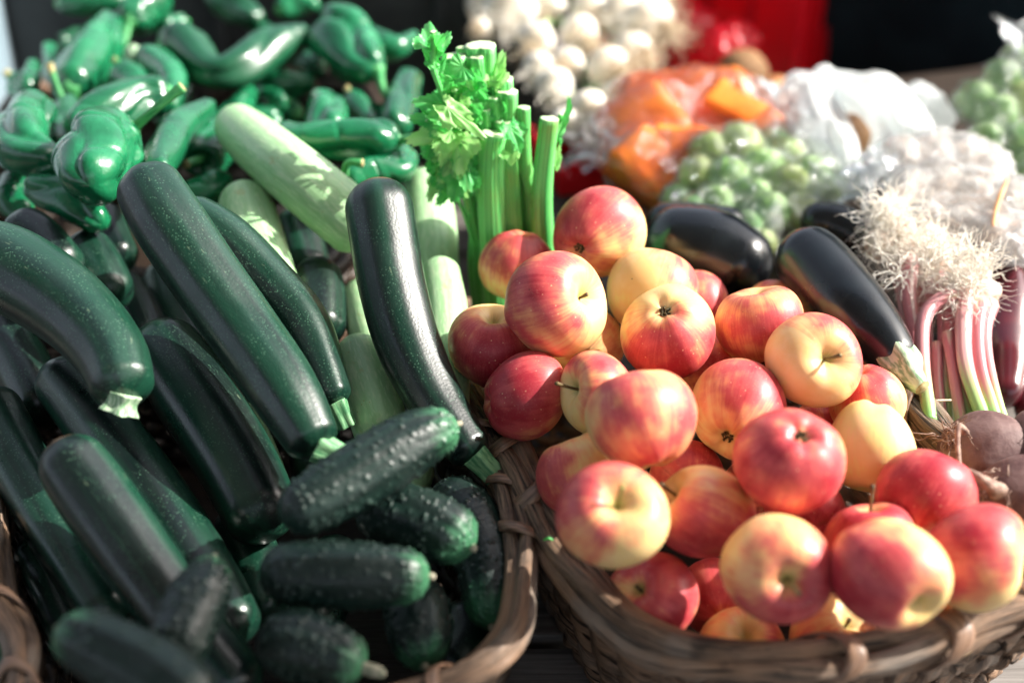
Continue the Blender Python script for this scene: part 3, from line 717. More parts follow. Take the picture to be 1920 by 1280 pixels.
# ------------------------------------------------------------------ cucumbers
for k, (p, off, lb) in CU.items():
    si += 1; C, R = pts_of(('cu', k)); r = np.random.default_rng(si)
    n, sg = 150, 110
    V, F, a, caps = sweep(C, R, n, sg, wobble(si, (2, 3, 9), .02, 1.0), r0=1.0, r1=.95, seed=si)
    cen = V.reshape(n, sg, 3).mean(1); Nrm = V.reshape(n, sg, 3) - cen[:, None]; Nrm /= np.maximum(np.linalg.norm(Nrm, axis=2)[..., None], 1e-9); Nrm = Nrm.reshape(-1, 3)
    hh = np.zeros(len(V)); nb = 330 if k != 'corner' else 150
    for q in r.integers(sg * 6, len(V) - sg * 3, nb):
        d = np.linalg.norm(V - V[q], axis=1); s = r.uniform(.0007, .0016)
        hh = np.maximum(hh, r.uniform(.0009, .0022) * np.exp(-(d / s) ** 2))
    V = V + Nrm * hh[:, None]; a['wart'] = np.clip((hh - .0006) / .0012, 0, 1) * .8
    root = thing('cucumber', [C[:, 0].mean(), C[:, 1].mean(), (C[:, 2] - R).min()], lb, 'cucumber', 'bumpy cucumbers in the left basket')
    if k in ('stub', 'corner'): a['tt'] = 1 - a['tt']
    mesh('skin', V, F, M['cu'], root, a)
    tip = C[-1] if k not in ('stub', 'corner') else C[0]; dv = (C[-1] - C[-2]) if k not in ('stub', 'corner') else (C[0] - C[1]); dv /= np.linalg.norm(dv)
    rr = R[-1] * .16 if k != 'low' else R[-1] * .26
    V2, F2, a2, _ = sweep([tip - dv * .003, tip + dv * (.002 if k != 'low' else .008), tip + dv * (.003 if k != 'low' else .014) + AX * .001], [rr * 1.1, rr, rr * .6], 10, 12, wobble(si, (3, 5), .15), cap0='flat', seed=si)
    mesh('blossom_scar', V2, F2, M['ctip'], root, a2)

# ------------------------------------------------------------------ peppers
for k, (p, off, stp, ring, lb) in PE.items():
    si += 1; C, R = pts_of(('pe', k)); r = np.random.default_rng(si + 50)
    ph = r.uniform(0, 6.28, 6); lob = r.choice([2, 3, 3])
    def shp(TH, U, ph=ph, lob=lob, r=r):
        tw = TH + .9 * np.sin(2.6 * U + ph[1]) + .25 * np.sin(9 * U + ph[3])
        m = .80 + .26 * np.abs(np.cos(lob * tw / 2 + ph[0])) ** .75
        m = m + .035 * np.cos(5 * TH + ph[2] + 4 * U) + .05 * np.sin(9 * U + ph[3] + 1.5 * np.cos(TH + ph[4]))
        cr1 = np.angle(np.exp(1j * (tw - ph[4]))); m = m - .22 * np.exp(-(cr1 / .20) ** 2) * np.sin(PI * np.clip(U * 1.1, 0, 1)) ** .7
        for q in range(5):                               # short sideways creases
            u0 = .15 + .16 * q + .05 * np.sin(ph[q]); t0 = ph[(q + 2) % 6]
            d_ = np.angle(np.exp(1j * (TH - t0 - q)))
            m = m - .10 * np.exp(-((U - u0 - .05 * d_) / .016) ** 2) * np.exp(-(d_ / .8) ** 2)
        return m
    root = thing('green_pepper', [C[:, 0].mean(), C[:, 1].mean(), (C[:, 2] - R).min()], lb, 'pepper', 'long green peppers in the rear basket')
    dirn = C[0] - C[1]; dirn /= np.linalg.norm(dirn)
    n = 70; V, F, a, caps = sweep(C, R, n, 48, shp, r0=.75, r1=.9, seed=si)
    if ring:                                            # sunken stem end: push the first rings inwards
        W = V.reshape(n, 48, 3); c0 = W[0].mean(0)
        dist = np.linalg.norm(W - c0, axis=2); Rr = R[0] * .95
        push = np.exp(-(dist / (Rr * .62)) ** 2) * Rr * 1.15
        mask = (np.arange(n) < n * .4)[:, None]
        W = W - np.where(mask, push, 0)[..., None] * dirn
        V = W.reshape(-1, 3)
    mesh('flesh', V, F, M['pe'], root, a)
    base = C[0] - dirn * (R[0] * .9 if ring else R[0] * .15)
    if not ring:
        cr_ = min(R[0] * .55, .011)
        def cal(TH, U): return 1 + .16 * np.cos(6 * TH) * U
        V2, F2, a2, _ = sweep([C[0] + dirn * .0035, C[0] - dirn * .0005, C[0] - dirn * cr_ * .6], [cr_ * .35, cr_ * .95, cr_ * 1.25], 12, 30, cal, r0=.6, cap1='flat', seed=si)
        mesh('calyx', V2, F2, M['pstem'], root, a2)
    if stp:
        d0 = ITEMS[('pe', k)]['p'][0, 3]
        Q = [at(x, y, d0 - .012 * (j > 0) - .004 * j) for j, (x, y) in enumerate(stp)]
        Q[0] = base
        rs = .0034 if k not in ('front', 'hanging') else .0042
        if k == 'coiled': rs = .0085
        V2, F2, a2, caps = sweep(Q, [rs * 1.25] + [rs * .85] * (len(Q) - 2) + [rs * 1.15], 24, 14, rib5(.10, 5, si), cap0='flat', cap1='flat' if k != 'coiled' else 'round', seed=si)
        mi = np.zeros(len(F2), int); mi[caps[1]] = 1
        if k == 'ring_left': mi[int(len(F2) * .80):] = 1
        mesh('stem', V2, F2, None, root, a2, mats=[M['pstem'] if k != 'coiled' else M['zstem_pale'], M['pcut']], mi=mi)

# ------------------------------------------------------------------ eggplants
for k, (p, off, lb) in EG.items():
    si += 1; C, R = pts_of(('eg', k))
    root = thing('eggplant', [C[:, 0].mean(), C[:, 1].mean(), (C[:, 2] - R).min()], lb, 'eggplant', 'dark eggplants behind the apples')
    V, F, a, _ = sweep(C, R, 70, 44, wobble(si, (2, 3), .015, 1), r0=1.0, r1=.9, seed=si)
    mesh('skin', V, F, M['egg'], root, a)
    if k == 'right':
        dv = C[-1] - C[-2]; dv /= np.linalg.norm(dv)
        def cal(TH, U): return 1 + .13 * np.cos(5 * TH + 1) * (1 - U) ** .5
        V2, F2, a2, caps = sweep([C[-1] - dv * .014, C[-1], C[-1] + dv * .012, C[-1] + dv * .024 + AX * .002], [R[-1] * 1.12, R[-1] * 1.10, R[-1] * .72, R[-1] * .48], 24, 40, cal, cap0='flat', cap1='flat', seed=si)
        mi = np.zeros(len(F2), int); mi[caps[1]] = 1
        mesh('green_cap', V2, F2, None, root, a2, mats=[M['zstem_pale'], M['pcut']], mi=mi)
# ------------------------------------------------------------------ baskets
def basket(label, ctrl, seed, zb=.004, rows=13, straps=(), nst=44, flare=.86, rimr=.0085, mt='wk', wm=None):
    """ctrl: closed loop of rim points (x, y, z)"""
    r = np.random.default_rng(seed)
    n = 220; loop = cr(np.array(ctrl), 900, True)
    seg = np.linalg.norm(np.diff(np.vstack([loop, loop[:1]]), axis=0), axis=1); s = np.concatenate([[0], np.cumsum(seg)]); L = s[-1]
    su = np.linspace(0, L, n, endpoint=False); LP = np.vstack([loop, loop[:1]])
    rim = np.column_stack([np.interp(su, s, LP[:, k]) for k in range(3)])
    cen = rim.mean(0)
    T = np.roll(rim, -1, 0) - np.roll(rim, 1, 0); T /= np.linalg.norm(T, axis=1)[:, None]
    O = np.cross(T, [0, 0, 1.0]); O /= np.linalg.norm(O, axis=1)[:, None]
    if ((rim - cen) * O).sum() < 0: O = -O
    root = thing('wicker_basket', [cen[0], cen[1], zb], label, 'basket', 'wicker baskets on the stall')
    U3 = np.array([0, 0, 1.0])
    parts = []
    for q in range(4):                                # rim: bundle of canes that twist slowly round each other
        ph = q * 2 * PI / 4 + .5; tw = 2 * PI * 1; rr = rimr * .92
        ang = ph + tw * su / L + .3 * np.sin(su * 40 + q)
        jit = 1 + .10 * np.sin(su * 55 + q * 2.1)
        P = rim + (np.cos(ang) * rr * jit)[:, None] * O + (np.sin(ang) * rr * 1.0 * jit)[:, None] * U3
        R = rimr * (.86 + .10 * np.sin(su * 31 + q * 1.7))
        parts.append(sweep(P[::2], R[::2], 300, 10, wobble(seed * 7 + q, (2, 3), .10, 9), closed=True, flatdir=U3, seed=q))
    V, F, a = merge(parts); mesh('rim', V, F, M[mt], root, a)
    # stakes and weavers
    H = rim[:, 2] - zb
    def wall(f, h):                                   # f 0..1 along loop, h 0..1 up
        x = (f * n) % n; i = np.floor(x).astype(int) % n; j = (i + 1) % n; t = (x - np.floor(x))[:, None]
        p = rim[i] * (1 - t) + rim[j] * t; o = O[i] * (1 - t) + O[j] * t
        k = (flare + (1 - flare) * h ** .8)
        xy = cen[:2] + (p[:, :2] - cen[:2]) * k[:, None]
        return np.column_stack([xy, zb + (p[:, 2] - zb) * h * .985]), o
    parts = []
    for q in range(nst):
        f = np.full(9, q / nst); h = np.linspace(0, 1, 9); P, o = wall(f, h)
        parts.append(sweep(P, np.full(9, .0042), 18, 8, cap0='flat', cap1='flat', flatdir=o[0], seed=q))
    ncont = nst * 4
    for row in range(rows):
        f = np.linspace(0, 1, ncont, endpoint=False); h = np.full(ncont, (row + .5) / rows * .97)
        P, o = wall(f, h)
        P = P + o * (.0052 * np.cos(PI * f * nst + PI * row))[:, None] + np.array([0, 0, 1.])[None] * (.0008 * r.standard_normal(ncont))[:, None]
        rr = float(np.mean(H)) / rows * .50
        parts.append(sweep(P, np.full(ncont, rr) * (1 + .08 * np.sin(f * 60 + row * 2)), ncont * 2, 8, closed=True, flatdir=o[0], shape=lambda TH, U: .55 + .45 * np.abs(np.sin(TH)), seed=row))
    V, F, a = merge(parts); mesh('woven_wall', V, F, M[wm or mt], root, a)
    f = np.linspace(0, 1, 80, endpoint=False); P, o = wall(f, np.full(80, .03)); c0 = P.mean(0)
    V = np.vstack([P, P - [0, 0, .003]]); F = [tuple(range(80)), tuple(range(159, 79, -1))] + [(i, i + 80, (i + 1) % 80 + 80, (i + 1) % 80) for i in range(80)]
    mesh('bottom', V, F, M['wkflat'], root, smooth=False)
    for q_, q in enumerate(straps):                   # bindings: a flat cane wrapped slantwise round the rim
        i = int(q * n) % n if np.isscalar(q) else int(np.argmin(np.linalg.norm(rim - q, axis=1))); c = rim[i]; t = T[i]; o = O[i]
        parts = []
        for turn in range(1):
            th = np.linspace(0, 2 * PI, 26, endpoint=False)
            slant = r.uniform(.9, 1.7) * .013 * rimr / .0098
            P = c + (np.cos(th) * rimr * 1.84)[:, None] * o + (np.sin(th) * rimr * 1.84)[:, None] * U3 + (np.sin(th + .6) * slant)[:, None] * t
            w_ = r.uniform(.0070, .0092) * rimr / .0098
            # ribbon: 4 rails
            rails = []
            for du, dr in ((-1, 0), (-.6, .0012), (.6, .0012), (1, 0), (.6, -.0012), (-.6, -.0012)):
                rails.append(P + t * du * w_ + ((P - c) - ((P - c) @ t)[:, None] * t) / (rimr * 1.86) * dr)
            W = np.stack(rails, 1); m_ = W.shape[1]; nn = len(th)
            V = W.reshape(-1, 3); F = []
            for x in range(nn):
                for y in range(m_):
                    F.append((x * m_ + y, x * m_ + (y + 1) % m_, ((x + 1) % nn) * m_ + (y + 1) % m_, ((x + 1) % nn) * m_ + y))
            a = dict(swp=np.column_stack([np.tile(np.array([-1, -.6, .6, 1, .6, -.6]) * w_, nn) + q_ * 3, np.zeros(nn * m_), np.repeat(th * .015, m_) + q_ * 7]))
        mesh('binding', V, F, M['wks'], root, a)
    return root

def m_flatw():
    b = NB('wicker_bottom'); tc = b.n('ShaderNodeTexCoord').outputs['Object']; f = b.noise(b.scalev(tc, (1, 14, 1)), 18, 3)
    b.pbr(b.mix(f, (.012, .008, .005), (.035, .02, .012)), .6, .3, b.bump(f, .6, .003)); return b.m
M['wkflat'] = m_flatw()  # near-black bottom: shade inside the baskets is put into its colour
def m_strap():
    b = NB('binding_cane'); s = b.attr('swp'); f = b.noise(b.scalev(s, (1, 1, .12)), 420, 4, .6); g = b.noise(s, 60, 3)
    c = b.mix(b.ramp(f, .3, .65), (.075, .040, .025), (.30, .175, .11)); c = b.mix(b.ramp(g, .5, .75, 0, .6), c, (.27, .20, .15))
    b.pbr(c, .42, .45, b.bump(f, .4, .0015), coat=.2, coat_rough=.25); return b.m
M['wks'] = m_strap()
M['wk_shade'] = m_simple('shade_toned_wicker', (.010, .006, .004), (.040, .024, .014), 60, .5, .4, .4)  # darkened copy of the wicker, shade between the vegetables painted in

def rimz(y): return .150 + (y - .67) * .09
def zpix(px, py):
    z = .15
    for _ in range(6):
        p = at_z(px, py, z); z = rimz(p[1])
    return at_z(px, py, z)
th = math.radians(17); e_r = np.array([math.cos(th), math.sin(th), 0]); e_b = np.array([-math.sin(th), math.cos(th), 0])
# right (apple) basket
A_ = [zpix(946, 836), zpix(1000, 940), zpix(1075, 1068), zpix(1165, 1172), zpix(1262, 1222), zpix(1390, 1238), zpix(1560, 1236), zpix(1730, 1206), zpix(1868, 1150)]
rr_ = [zpix(1712, 765), zpix(1795, 850)]
p_fr = np.array([.412, .757, 0]); p_fr[2] = rimz(.757); p_r2 = np.array([.396, .812, 0]); p_r2[2] = rimz(.812)
bl = zpix(946, 836) + e_b * .22; bl[2] = rimz(bl[1]); br = zpix(1712, 765) + e_b * .15; br[2] = rimz(br[1])
blc = bl + e_b * .05 + e_r * .035; brc = br + e_b * .04 - e_r * .04; bm = (blc + brc) / 2 + e_b * .012
for q in (blc, brc, bm): q[2] = rimz(q[1])
for q, dz_ in ((bl, .045), (blc, .07), (bm, .06), (brc, .03)): q[2] -= dz_
ctrl = A_ + [p_fr, p_r2, rr_[1], rr_[0], br, brc, bm, blc, bl]
basket('brown wicker basket holding the heap of apples', ctrl, 3, straps=(zpix(942, 832), zpix(986, 930), zpix(1535, 1240), zpix(1742, 1208), zpix(1884, 1144), zpix(1718, 775), .62, .70, .80, .92), rows=12, flare=.74, rimr=.0094)
# left basket
B_ = [zpix(880, 780), zpix(918, 850), zpix(948, 925), zpix(972, 1010), zpix(978, 1095), zpix(964, 1180), zpix(905, 1246), zpix(795, 1296)]
fl = np.array([-.20, .605, 0]); fl2 = np.array([-.30, .632, 0]); l1 = zpix(38, 1200); l2 = zpix(-12, 1060)
lb_ = l2 + e_b * .30; lbc = lb_ + e_b * .045 + e_r * .04; rb = zpix(880, 780) + e_b * .19; rbc = rb + e_b * .04 - e_r * .035; mb = (lbc + rbc) / 2 + e_b * .01
ctrl = B_ + [fl, fl2, l1, l2, lb_, lbc, mb, rbc, rb]
for q in ctrl: q[2] = rimz(q[1])
for q, dz_ in ((rb, .05), (rbc, .08), (mb, .09), (lbc, .08), (lb_, .04)): q[2] -= dz_
basket('brown wicker basket full of zucchinis and cucumbers', ctrl, 5, straps=(zpix(940, 903), zpix(971, 1000), zpix(900, 815), zpix(845, 1280), zpix(20, 1150), .36, .52, .60, .72, .82), rows=12, rimr=.0070, flare=.80, wm='wk_shade')  # wall cane darkened to paint in shade behind the zucchinis
# rear basket under the peppers
def rz2(y): return .165 + (y - 1.2) * .06
c_ = [np.array([x, y, 0]) for x, y in ((-.165, 1.20), (-.145, 1.34), (-.150, 1.50), (-.185, 1.585), (-.34, 1.625), (-.50, 1.615), (-.565, 1.56), (-.560, 1.42), (-.525, 1.24), (-.47, 1.175), (-.33, 1.155), (-.21, 1.165))]
for q in c_: q[2] = rz2(q[1])
basket('wicker basket at the back, shade painted into its cane, heaped with green peppers', c_, 9, straps=(.1, .3, .52, .7, .85), rows=12, nst=40, mt='wk_shade')

# ------------------------------------------------------------------ table, ground
def box_mesh(name, mat, c, half, ex, parent=None, bev=.002, loc=None):
    """bevelled box: centre c, half sizes along local axes ex (3x3 rows)"""
    V = []; h = np.array(half, float)
    S = [(sx, sy, sz) for sx in (-1, 1) for sy in (-1, 1) for sz in (-1, 1)]
    import bmesh
    bm = bmesh.new()
    vs = [bm.verts.new(np.array(c) + (np.array(s_) * h) @ np.array(ex)) for s_ in S]
    for f in ((0, 1, 3, 2), (4, 6, 7, 5), (0, 4, 5, 1), (2, 3, 7, 6), (0, 2, 6, 4), (1, 5, 7, 3)): bm.faces.new([vs[i] for i in f])
    bmesh.ops.recalc_face_normals(bm, faces=bm.faces)
    if bev: bmesh.ops.bevel(bm, geom=list(bm.edges), offset=bev, segments=2, affect='EDGES', profile=.6)
    bm.verts.ensure_lookup_table()
    V = [tuple(v.co) for v in bm.verts]; F = [tuple(v.index for v in f.verts) for f in bm.faces]; bm.free()
    return mesh(name, V, F, mat, parent, smooth=False, loc=loc)
I3 = np.eye(3)
root = thing('stall_table', (0, 1.2, -.75), 'grey weathered plank table carrying the baskets', 'table')
yb = .20
k = 0
while yb < 2.3:
    wd = .118; gap = .014
    if abs(yb - .62) < .06: pass
    box_mesh('plank', M['wood'], (0.05 + .01 * (k % 3), yb + wd / 2, -.012), (1.25, wd / 2, .011), I3, root); yb += wd + gap; k += 1
for x in (-1.1, 0, 1.2):
    box_mesh('bearer', M['wood'], (x, 1.25, -.058), (.04, 1.05, .034), I3, root)
for x in (-1.1, 1.2):
    for y in (.35, 2.1): box_mesh('leg', M['wood'], (x, y, -.42), (.035, .035, .328), I3, root)
b = NB('dark_paving'); tc = b.n('ShaderNodeTexCoord').outputs['Object']; f = b.noise(tc, 3, 5); g = b.noise(tc, 120, 3)
b.pbr(b.mix(f, (.035, .035, .036), (.07, .068, .066)), .8, .3, b.bump(g, .5, .004))
gm = [(-60, -60, -.75), (60, -60, -.75), (60, 60, -.75), (-60, 60, -.75)]
o = mesh('ground', gm, [(0, 1, 2, 3)], b.m, None, loc=(0, 0, -.75)); o['kind'] = 'structure'

# wooden display tray the eggplants and bags lie on
root = thing('display_board', (.5, 1.35, 0), 'dark wooden board raised behind the apple basket under the bags', 'board')
dk = m_simple('dark_board_wood', (.022, .015, .011), (.05, .035, .026), 9, .6, .3, .4, .003, (1, 12, 1))
ex = np.array([e_r, e_b, [0, 0, 1.0]])
box_mesh('board', dk, (.44, 1.42, .135), (.44, .27, .009), ex, root)
for sx in (-1, 1):
    box_mesh('support', dk, np.array([.44, 1.42, .062]) + sx * .38 * e_r, (.012, .25, .062), ex, root)

# ------------------------------------------------------------------ celery
DC = 1.232
def dcel(y): return 1.196 + (y - 250) * .00027
ce_base = at(955, 610, DC + .03)
root = thing('celery', ce_base, 'bunch of celery with cut stalks and bright leaves standing upright', 'celery')
def cel_shape(groove, seed):
    def f(TH, U):
        g = np.angle(np.exp(1j * (TH - groove)))
        return 1 + .035 * np.cos(11 * TH + seed) - .42 * np.exp(-(g / .55) ** 2)
    return f
def stalk(pts, groove=PI, seed=0, dz=0.0, parent=root, nm='stalk', cap='flat'):
    P = [at(x, y, dcel(y) + dz * .8 + (e[0] if e else 0)) for (x, y, wd, *e) in pts]; R = [wd / 2 * (DC + dz) / FPX for (x, y, wd, *e) in pts]
    V, F, a, caps = sweep(P, R, 40, 44, cel_shape(groove, seed), cap0='flat', cap1=cap, flat=.82, seed=seed)
    mi = np.zeros(len(F), int)
    if cap == 'flat':                                   # slightly dished, pale cut face
        n = 40; V = V.copy(); ring = V[-44:]; c = ring.mean(0); d = (V[-44:].mean(0) - V[-88:-44].mean(0)); d /= np.linalg.norm(d)
        V = np.vstack([V, c + (ring - c) * .75 + d * .0006, [c - d * .0006]]); f0 = len(V) - 45
        F = [f for i, f in enumerate(F) if i != caps[1]]; mi = [0] * len(F)
        o0 = (n - 1) * 44
        for j in range(44):
            jj = (j + 1) % 44
            F.append((o0 + j, o0 + jj, f0 + jj, f0 + j)); mi.append(1)
            F.append((f0 + j, f0 + jj, len(V) - 1)); mi.append(1)
        for kk in a: a[kk] = np.concatenate([a[kk], a[kk][-44:], a[kk][-1:]])
    return mesh(nm, V, F, None, parent, a, mats=[M['ce'], M['cut']], mi=mi)
ST = [
 ([(935, 620, 50), (926, 480, 50), (920, 350, 48), (922, 275, 46), (926, 250, 44)], 0, -.012, .4),
 ([(968, 610, 44), (962, 470, 42), (955, 330, 36), (950, 262, 34), (948, 226, 40)], 1, .002, .2),
 ([(1022, 600, 40), (1020, 470, 40), (1016, 395, 38), (1018, 330, 36), (1030, 222, 33)], 2, -.006, .3),
 ([(1012, 440, 20), (1002, 375, 24), (988, 330, 22), (982, 270, 24), (981, 202, 24)], 3, .006, 2.2),
 ([(945, 610, 40), (925, 420, 40), (908, 250, 40), (900, 86, 44)], 4, .034, 3.0),
 ([(930, 610, 34), (900, 420, 34), (868, 240, 32), (850, 106, 36)], 5, .026, 2.6),
 ([(930, 600, 20), (900, 380, 20), (874, 200, 18), (866, 90, 17)], 6, .036, 2.6),
 ([(935, 600, 20), (905, 380, 20), (882, 200, 18), (876, 106, 20)], 7, .028, 2.6),
 ([(925, 600, 20), (890, 380, 20), (862, 230, 18), (854, 128, 17)], 8, .016, 2.6),
 ([(920, 600, 18), (880, 380, 18), (848, 230, 16), (838, 138, 16)], 9, .012, 2.6),
 ([(945, 600, 24), (930, 380, 24), (905, 220, 20), (893, 108, 20)], 10, .020, 2.6),
 ([(960, 600, 40), (955, 400, 38), (945, 250, 36), (938, 148, 36)], 11, .022, 2.6),
 ([(960, 600, 30), (958, 400, 30), (952, 260, 30), (950, 172, 32)], 12, .010, 2.6),
 ([(940, 600, 20), (925, 400, 20), (912, 260, 16), (902, 158, 14)], 13, .012, 2.6),
 ([(945, 600, 20), (938, 400, 20), (930, 270, 18), (925, 184, 16)], 14, .006, 2.6),
 ([(935, 600, 24), (922, 400, 22), (912, 280, 20), (908, 206, 18)], 15, .002, 2.6),
 ([(990, 600, 34), (995, 450, 32), (985, 330, 26), (968, 250, 20)], 16, .016, 2.2),
 ([(905, 600, 34), (895, 480, 32), (905, 380, 26), (912, 300, 20)], 17, .020, 2.2),
]
for pts, sd, dz, g in ST: stalk([(p_[0], p_[1], p_[2] * (1.25 if sd >= 4 else 1.05)) for p_ in pts], groove=PI + g, seed=sd, dz=dz)
# thin leaf stalks
def petiole(pts, wd, seed, dz=0, nm='leaf_stalk'):
    stalk([(x, y, wd) for x, y in pts], seed=seed, dz=dz, nm=nm, groove=1.0, cap='flat')
petiole([(880, 330), (850, 230), (822, 155), (812, 128)], 12, 31, -.004)
petiole([(812, 130), (812, 110), (814, 88), (812, 60)], 12, 32, -.002)
petiole([(880, 400), (860, 330), (820, 300)], 8, 33, -.012)
petiole([(900, 380), (870, 290), (835, 250), (800, 225)], 8, 34, -.010)
petiole([(1012, 390), (1030, 300), (1042, 260), (1052, 215)], 9, 35, -.002)
petiole([(890, 460), (870, 400), (850, 355)], 8, 36, -.010)
def leaf(bx, by, tx, ty, wid, dz, mat, seed, cup=.25, tilt=(0, 0), lobes=5, serr=.13, curl=.0, parent=root):
    r = np.random.default_rng(seed)
    d0 = dcel(by) + dz * .8; B = at(bx, by, d0); Tt = at(tx, ty, dcel((by + ty) / 2) + dz * .8 + tilt[0])
    ax = Tt - B; L = np.linalg.norm(ax); ax /= L
    side = np.cross(AF, ax); side /= np.linalg.norm(side); side = side + AF * tilt[1]; side /= np.linalg.norm(side); nm_ = np.cross(ax, side)
    if nm_ @ AF > 0: nm_ = -nm_
    W = wid * d0 / FPX / L
    na, nr = 97, 12; V = []; vein = []
    ph0 = r.uniform(0, 6, 4)
    for q in range(nr):
        fr = (q / (nr - 1)) ** .9
        for j in range(na):
            t = -1 + 2 * j / (na - 1); an = t * 2.15
            env = (np.cos(an / 2.15 * 1.35)) ** .7 if abs(t) < 1 else 0
            lob = 1 + .22 * np.cos(an * lobes) * (1 - abs(t) * .4)
            saw = ((j * lobes * 5 / na) % 1.0); ser = 1 + serr * (abs(saw - .5) * 2 - .5) * fr ** 3 * (1 + .5 * math.sin(j * 1.7 + ph0[0]))
            rad = (.34 + .66 * max(env, 0)) * lob * ser
            u = np.cos(an) * rad * fr * .80 + .0; v = np.sin(an) * rad * fr * W
            z = cup * (v * v) - curl * u * u + .05 * math.sin(6 * u + ph0[1]) * fr + .055 * math.sin(9 * v / max(W, .3) + ph0[2]) * fr + .03 * math.sin(an * 11 + ph0[3]) * fr
            vn = max(0, 1 - abs(math.sin(an * lobes * .5)) * 5 * (0.25 + fr)) if True else 0
            V.append(B + L * (u * ax + v * side + z * nm_)); vein.append(vn)
    F = []
    for q in range(nr - 1):
        for j in range(na - 1): F.append((q * na + j, q * na + j + 1, (q + 1) * na + j + 1, (q + 1) * na + j))
    o = mesh('leaf', V, F, mat, parent, dict(vein=vein))
    return o
LF = [
 (812, 92, 800, 44, 44, -.002, 'leaf', .5, (.03, .6)), (813, 92, 836, 62, 26, .0, 'leaf', .6, (-.02, .8)),
 (815, 125, 790, 92, 16, -.006, 'leaf', .4, (.01, .5)), (826, 135, 836, 100, 14, .0, 'leaf', .4, (.0, .4)),
 (840, 205, 772, 188, 44, -.012, 'leaf', .3, (.0, .3)), (835, 225, 766, 222, 36, -.018, 'leaf', .3, (.01, -.2)),
 (850, 240, 760, 268, 44, -.014, 'leafp', .3, (.0, .1)), (850, 260, 796, 292, 46, -.010, 'leaf', .25, (.01, .3)),
 (838, 200, 912, 262, 34, -.040, 'leafp', -.5, (-.01, -.5)), (856, 205, 846, 150, 40, -.004, 'leafp', .4, (.01, -.6)),
 (872, 190, 880, 140, 32, .004, 'leaf', .5, (.0, .6)), (900, 170, 880, 120, 46, .016, 'leaf', .5, (.0, .3)),
 (925, 160, 946, 96, 30, .014, 'leafp', .6, (.01, -.5)), (915, 150, 922, 92, 30, .018, 'leafp', .6, (.02, .5)),
 (858, 262, 866, 330, 48, -.022, 'leafp', .3, (.0, .3)), (880, 270, 852, 320, 40, -.012, 'leaf', .3, (.0, -.3)),
 (850, 300, 818, 345, 40, -.016, 'leafp', .3, (.0, .3)), (868, 320, 848, 382, 46, -.022, 'leaf', .3, (-.01, .2)),
 (858, 335, 812, 350, 32, -.012, 'leaf', .3, (.0, .5)), (880, 340, 872, 372, 34, -.018, 'leaf', .3, (.0, -.4)),
 (890, 300, 896, 352, 40, -.002, 'leaf', .3, (.0, .4)), (900, 250, 878, 232, 30, -.004, 'leaf', .5, (.0, .7)),
 (955, 235, 978, 288, 30, -.020, 'leaf', .7, (-.01, -.6)), (960, 290, 960, 312, 24, -.022, 'leafp', .7, (-.01, .5)),
 (905, 215, 925, 186, 26, .0, 'leaf', .5, (.0, .5)), (936, 215, 915, 180, 30, .004, 'leaf', .6, (.0, -.6)),
 (1048, 255, 1070, 182, 15, -.004, 'leaf', 1.2, (.0, .9)), (1045, 265, 1036, 225, 12, -.004, 'leaf', .6, (.0, .5)), (1040, 310, 1052, 262, 12, .0, 'leafp', .6, (.0, .4)),
 (870, 230, 835, 170, 30, -.008, 'leafp', .5, (.02, .5)), (885, 205, 905, 232, 24, -.006, 'leaf', .5, (.0, .5)),
 (830, 280, 770, 262, 30, -.006, 'leaf', .4, (.02, -.4)), (846, 245, 808, 250, 34, -.024, 'leafp', .4, (.0, .4)),
]
for q, (bx, by, tx, ty, wd, dz, mt, cup, tl) in enumerate(LF): leaf(bx, by, tx, ty, wd, dz, M[mt], 200 + q, cup, tl)

rl = np.random.default_rng(404)
for q in range(22):
    x, y = rl.uniform(815, 885), rl.uniform(185, 345)
    an = rl.normal(-2.0, .8); ln = rl.uniform(38, 66)
    leaf(x, y, x + ln * math.cos(an), y - ln * math.sin(an), rl.uniform(26, 44), rl.uniform(-.024, .010), M['leafp' if rl.random() < .4 else 'leaf'], 600 + q, rl.uniform(.1, .6), (rl.uniform(-.015, .02), rl.uniform(-.7, .7)), lobes=int(rl.integers(3, 6)), serr=.18, curl=rl.uniform(-.1, .3))
for q in range(7):
    x, y = rl.uniform(848, 950), rl.uniform(120, 235)
    an = rl.normal(-1.2, 1.0); ln = rl.uniform(30, 52)
    leaf(x, y, x + ln * math.cos(an), y - ln * math.sin(an), rl.uniform(22, 38), rl.uniform(-.016, .006), M['leafp' if rl.random() < .6 else 'leaf'], 700 + q, rl.uniform(.2, .8), (rl.uniform(-.015, .02), rl.uniform(-.8, .8)), lobes=int(rl.integers(3, 6)), serr=.18, curl=rl.uniform(-.1, .4))
# ------------------------------------------------------------------ roots: tangles of thin curved threads
def threads(starts, r, count, length, rad, droop=None, curl=1.0, seg=9):
    parts = []
    for q in range(count):
        p = np.array(starts[r.integers(len(starts))]) + r.normal(0, .004, 3)
        d = r.normal(0, 1, 3); d /= np.linalg.norm(d)
        if droop is not None: d = d * .75 + np.array(droop); d /= np.linalg.norm(d)
        P = [p]; ln = length * r.uniform(.5, 1.25) / seg
        for s_ in range(seg):
            d = d + r.normal(0, .42 * curl, 3); d /= np.linalg.norm(d); p = p + d * ln; P.append(p)
        R = np.linspace(rad, rad * .35, len(P)) * r.uniform(.7, 1.3)
        parts.append(sweep(P, R, 20, 5, cap0='flat', cap1='flat', seed=q))
    return merge(parts)
M['root'] = m_simple('cream_roots', (.80, .73, .62), (.90, .87, .80), 200, .7, .2, .1)
M['rootd'] = m_simple('beige_roots', (.55, .42, .28), (.76, .66, .50), 200, .7, .2, .1)
M['bulb'] = m_simple('white_bulb_skin', (.66, .58, .46), (.84, .83, .78), 26, .35, .5, .1, .002, sss=.2)
